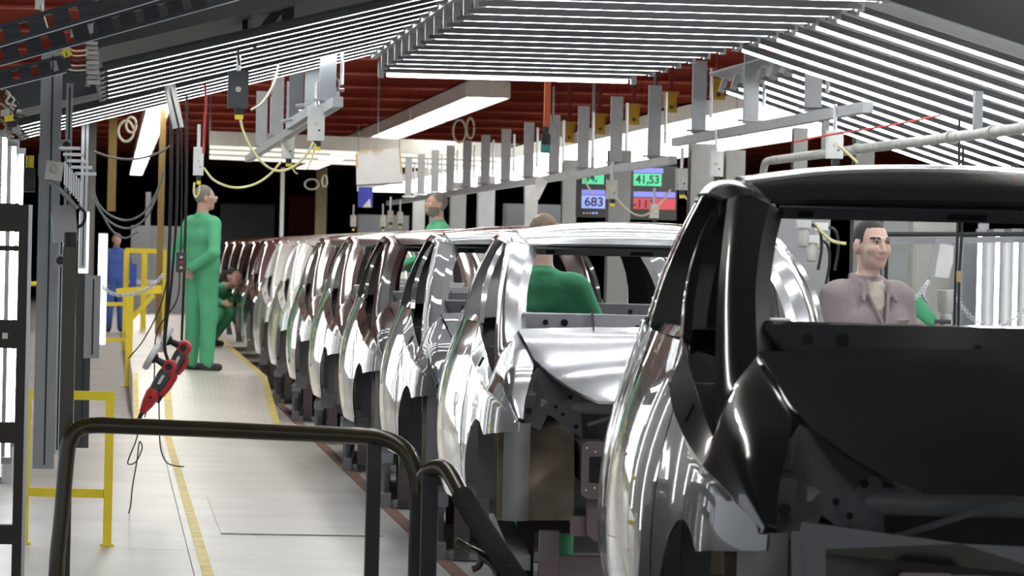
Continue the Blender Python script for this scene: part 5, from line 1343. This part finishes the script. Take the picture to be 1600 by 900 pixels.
sc = screen('left status screen showing 683 on pale blue below a green field', 902, 262, 950, 340, 45, ((910, 268, 944, 288, E_GREEN), (909, 296, 946, 305, E_LILAC), (909, 305, 946, 326, E_BLUE)))
text_part('34,', 923, 278, 44.93, 12, M_BLACK, sc, 1.0); text_part('683', 928, 316, 44.93, 14, M_BLACK, sc, 1.05)
for i in range(5): p = W(912 + 5*i, 333, 44.97); MB().box(p.x - 0.01, p.x + 0.01, p.y - 0.008, p.y, p.z - 0.01, p.z + 0.01).build('indicator', E_BLUE if i > 2 else M_GREY, sc)
sc = screen('right status screen showing 41,53 on green and -113 on red', 986, 258, 1058, 344, 45, ((990, 262, 1037, 271, E_LILAC), (990, 271, 1034, 291, E_GREEN), (990, 299, 1056, 309, E_LILAC), (990, 309, 1056, 328, E_RED)))
text_part('41,53', 1012, 281, 44.93, 13, M_BLACK, sc, 0.95); text_part('-113', 1006, 319, 44.93, 13, M_BLACK, sc, 1.1)

# ------------------------------------------------------------------ right side: pipe, columns, holders
M_PIPE = mat('galvanised_pipe', (0.50, 0.49, 0.45), 0.5, metal=0.3, var=0.2, scale=12)
o = thing('overhead_pipe', 'thick galvanised pipe under the slanting lamp panels', 'pipe', (4.3, 17, 2.2))
MB().cyl((4.3, 15.5, 2.205), (4.3, 26.6, 2.205), 0.028, 14).build('pipe', M_PIPE, o, 60)
for y in (19.8, 20.8, 23.5): MB().cyl((4.3, y, 2.205), (4.3, y + 0.05, 2.205), 0.036, 14).build('coupling', M_PIPE, o, 60)
MB().tube(path([(4.3, 26.6, 2.205), (4.28, 26.75, 2.19), (4.27, 26.8, 2.1)], 8), 0.026, 10).build('elbow', M_PIPE, o, 60)
for y in (20.2, 24.6): MB().box(4.28, 4.32, y - 0.03, y + 0.03, 2.23, 2.42).build('hanger', M_LGREY, o)
def column(px, wpx, py0, z, label, m, py1=None):
    a = W(px, py0, z); w = wpx*z/FPX/2
    o = thing('steel_column', label, 'column', (a.x, a.y, 0))
    z0 = 0 if py1 is None else W(px, py1, z).z
    MB().box(a.x - w, a.x + w, a.y - w, a.y - w + 0.015, z0, a.z).build('flange', m, o)
    MB().box(a.x - w, a.x + w, a.y + w - 0.015, a.y + w, z0, a.z).build('flange', m, o)
    MB().box(a.x - 0.01, a.x + 0.01, a.y - w + 0.015, a.y + w - 0.015, z0, a.z).build('web', m, o)
    return o
M_COL = mat('column_grey', (0.22, 0.225, 0.222), 0.5)
M_CREAM = mat('cream_paint', (0.42, 0.37, 0.22), 0.6)
column(968, 34, 235, 40, 'grey column between the two screens', M_COL)
column(1098, 40, 225, 38, 'wide grey column left of the near black roof', M_COL)
column(1148, 30, 235, 36, 'grey column just left of the black roof edge', M_COL)
column(890, 22, 250, 48, 'narrow grey column left of the left screen', M_COL)
column(716, 24, 285, 56, 'grey column right of the bearded worker', M_COL)
column(760, 26, 275, 54, 'second grey column right of the bearded worker', M_LGREY)
column(1397, 40, 320, 27, 'blue-grey column right behind the man in the coat', M_COL)
column(1350, 30, 200, 30, 'grey column above the near black roof', M_COL)
column(1250, 22, 200, 33, 'thin grey column below the lamp row', M_COL)
column(503, 17, 262, 100, 'cream column standing in the dark far hall', M_CREAM)
column(442, 6, 262, 70, 'thin white column in the dark far hall', M_WHITE)
column(655, 18, 300, 90, 'grey column far behind the socket boxes', M_COL)
column(830, 20, 285, 58, 'grey column behind the silver roof', M_COL)
M_OCHRE = mat('ochre_rack_paint', (0.30, 0.21, 0.06), 0.6)
column(180, 13, 46, 60, 'ochre column under the red deck beside the looping cables', M_OCHRE, 330)
column(258, 10, 28, 57, 'ochre column just right of the lamp over the walkway', M_OCHRE)
column(147, 14, 66, 64, 'pale column behind the looping cables', M_COL)
column(232, 8, 300, 80, 'dark grey column in the far hall above the yellow guard rail', M_GREY)
# machine cabinets behind the line, in the gaps between the columns
def cabinet(x0, x1, y0, z, label, m):
    a, b = W(x0, y0, z), W(x1, y0, z)
    o = thing('control_cabinet', label, 'cabinet', ((a.x+b.x)/2, a.y, 0))
    MB().box(a.x, b.x, a.y, a.y + 0.4, 0.0, a.z).build('body', m, o)
    n = max(1, int((b.x - a.x)/0.45))
    for i in range(n):
        u0 = a.x + (b.x - a.x)*i/n + 0.015; u1 = a.x + (b.x - a.x)*(i+1)/n - 0.015
        MB().box(u0, u1, a.y - 0.02, a.y, 0.1, a.z - 0.05).build('door', m, o)
        MB().box(u1 - 0.06, u1 - 0.04, a.y - 0.035, a.y - 0.02, a.z*0.5, a.z*0.5 + 0.12).build('handle', M_DGREY, o)
    return o
cabinet(1180, 1300, 330, 31, 'grey control cabinet left behind the man in the coat', M_GREY)
cabinet(1428, 1500, 345, 29, 'beige machine cabinet right of the man in the coat', M_BEIGE)
cabinet(1506, 1545, 375, 28.0, 'dark grey cabinet beside the upright tubes', M_GREY)
cabinet(790, 880, 318, 60, 'dark cabinet far behind the silver roof', M_DGREY)
cabinet(560, 640, 335, 85, 'dark cabinet far behind the row of bodies', M_DGREY)
cabinet(205, 300, 352, 96, 'low dark machine cabinet in the far hall behind the standing worker', M_GREY)
cabinet(345, 430, 318, 110, 'dark machine cabinet in the far hall above the dark bodies', M_DGREY)
cabinet(452, 494, 306, 118, 'dark machine cabinet left of the cream column', M_REDDK)
# horizontal bar with its hanging tools, seen through the black windscreen opening
o = thing('tool_bar', 'dark horizontal bar carrying hanging tools behind the man in the coat', 'bar', W(1490, 365, 24))
MB().cyl(W(1384, 366, 23.75), W(1610, 366, 23.75), 0.014, 10).build('bar', M_BLACK, o, 50)
MB().bar(W(1384, 377, 23.85), W(1610, 374, 23.85), 0.02, 0.035).build('grey_rail', M_LGREY, o)
for x in (1386, 1608): q = W(x, 366, 23.75); MB().cyl((q.x, q.y, 0), q, 0.012, 8).build('upright', M_BLACK, o, 50)
o = thing('hanging_tool_sleeve', 'white plastic sleeve on a grey bracket hanging from the dark bar', 'holder', W(1470, 400, 23.8))
MB().prism([W(1469, 380, 23.8), W(1490, 384, 23.8), W(1489, 410, 23.8), W(1482, 435, 23.8), W(1460, 432, 23.8)], (0, 0.02, 0)).build('sleeve', M_WHITE, o)
MB().prism([W(1462, 372, 23.78), W(1470, 376, 23.78), W(1458, 430, 23.78), W(1450, 440, 23.78), W(1451, 420, 23.78)], (0, 0.015, 0)).build('bracket', M_LGREY, o)
MB().tube(path([W(1452, 438, 23.75), W(1444, 452, 23.75), W(1443, 464, 23.75), W(1450, 472, 23.75)], 10), 0.010, 8).build('hook', M_ALU, o, 50)
o = thing('spray_gun_cup', 'metal spray gun with a clear cup standing on the black hose stand', 'spray gun', W(1477, 525, 22.5))
q = W(1477, 452, 22.5); q2 = W(1477, 490, 22.5); q3 = W(1477, 530, 22.5)
MB().lathe(q2, (0, 0, 1), [(0, 0.030), (0.02, 0.042), (0.13, 0.047), (0.132, 0.044)], 20).build('cup', mat('clear_cup', (0.62, 0.60, 0.56), 0.15, metal=0.35), o, 40)
MB().lathe(q, (0, 0, 1), [(-0.002, 0.040), (0.002, 0.040)], 18).build('paint_level', M_DGREY, o, 40)
MB().lathe(q3, (0, 0, 1), [(-0.10, 0.022), (0.04, 0.030), (0.06, 0.022), (0.09, 0.036), (0.14, 0.030)], 18).build('gun_body', M_ALU, o, 40)
MB().cyl(W(1460, 502, 22.45), W(1486, 503, 22.45), 0.012, 10).build('lever', M_DGREY, o, 40)
MB().box(q3.x - 0.012, q3.x + 0.012, q3.y - 0.012, q3.y + 0.012, 0, q3.z).build('stand', M_BLACK, o)
for i, (pts, lab) in enumerate(((((1499, 185), (1498, 300), (1494, 420), (1492, 470), (1491, 540)), 'black hose hanging in front of the clear cup'), (((1505, 230), (1503, 360), (1499, 430), (1497, 540)), 'second black hose right of the clear cup'))):
    cable(pts, 22.2, 0.008, M_CBLK, lab)
q = W(1498, 432, 22.15); solo(MB().cyl(q - Vector((0, 0, 0.03)), q + Vector((0, 0, 0.03)), 0.013, 12), 'hose_grip', mat('tan_grip', (0.50, 0.34, 0.17), 0.6), 'small tan grip on the black hoses', 'grip', None, 40)
chain([(1492, 462), (1503, 478), (1515, 494), (1530, 504), (1550, 510), (1570, 507), (1590, 494), (1604, 480)], 22.3, 'steel chain sagging in front of the upright tubes on the far side', 0.013, 40)
chain([(1420, 475), (1432, 464), (1442, 452), (1449, 442)], 23.6, 'short steel chain beside the white plastic sleeve', 0.012, 16)
# pale funnel-shaped cover over the roofs
o = thing('white_paper_cone', 'white folded paper hanging on the rail left of the left screen', 'paper', W(843, 290, 38))
MB().prism([W(838, 274, 38), W(856, 284, 38), W(842, 312, 38), W(835, 310, 38)], (0, 0.02, 0)).build('sheet', MATS['white_paper'], o)
MB().cyl(W(838, 274, 38), W(838, 262, 38), 0.005, 6).build('clip', M_DGREY, o)
# pneumatic units and hoses on the far right-hand stations
for i, (px, py, z) in enumerate(((1255, 372, 26), (1268, 395, 26.5), (1282, 375, 27))):
    q = W(px, py, z); o = thing('air_unit', ['pale air unit with hoses nearest the silver pillar', 'lower pale air unit beside the silver pillar', 'pale air unit next to the man in the coat'][i], 'air unit', q)
    MB().lathe(q, (0, 0, 1), [(-0.06, 0.02), (-0.05, 0.035), (0.03, 0.04), (0.05, 0.025), (0.07, 0.02)], 14).build('bowl', M_BEIGE, o, 40)
    MB().obox(q + Vector((0, 0, 0.09)), (0.045, 0, 0), (0, 0.03, 0), (0, 0, 0.025)).build('head', M_WHITE, o)
    MB().tube(path([q + Vector((0.04, 0, 0.09)), q + Vector((0.10, 0, 0.06)), q + Vector((0.12, 0, -0.05)), q + Vector((0.10, 0, -0.2))], 12), 0.01, 8).build('hose', M_BLACK, o, 50)
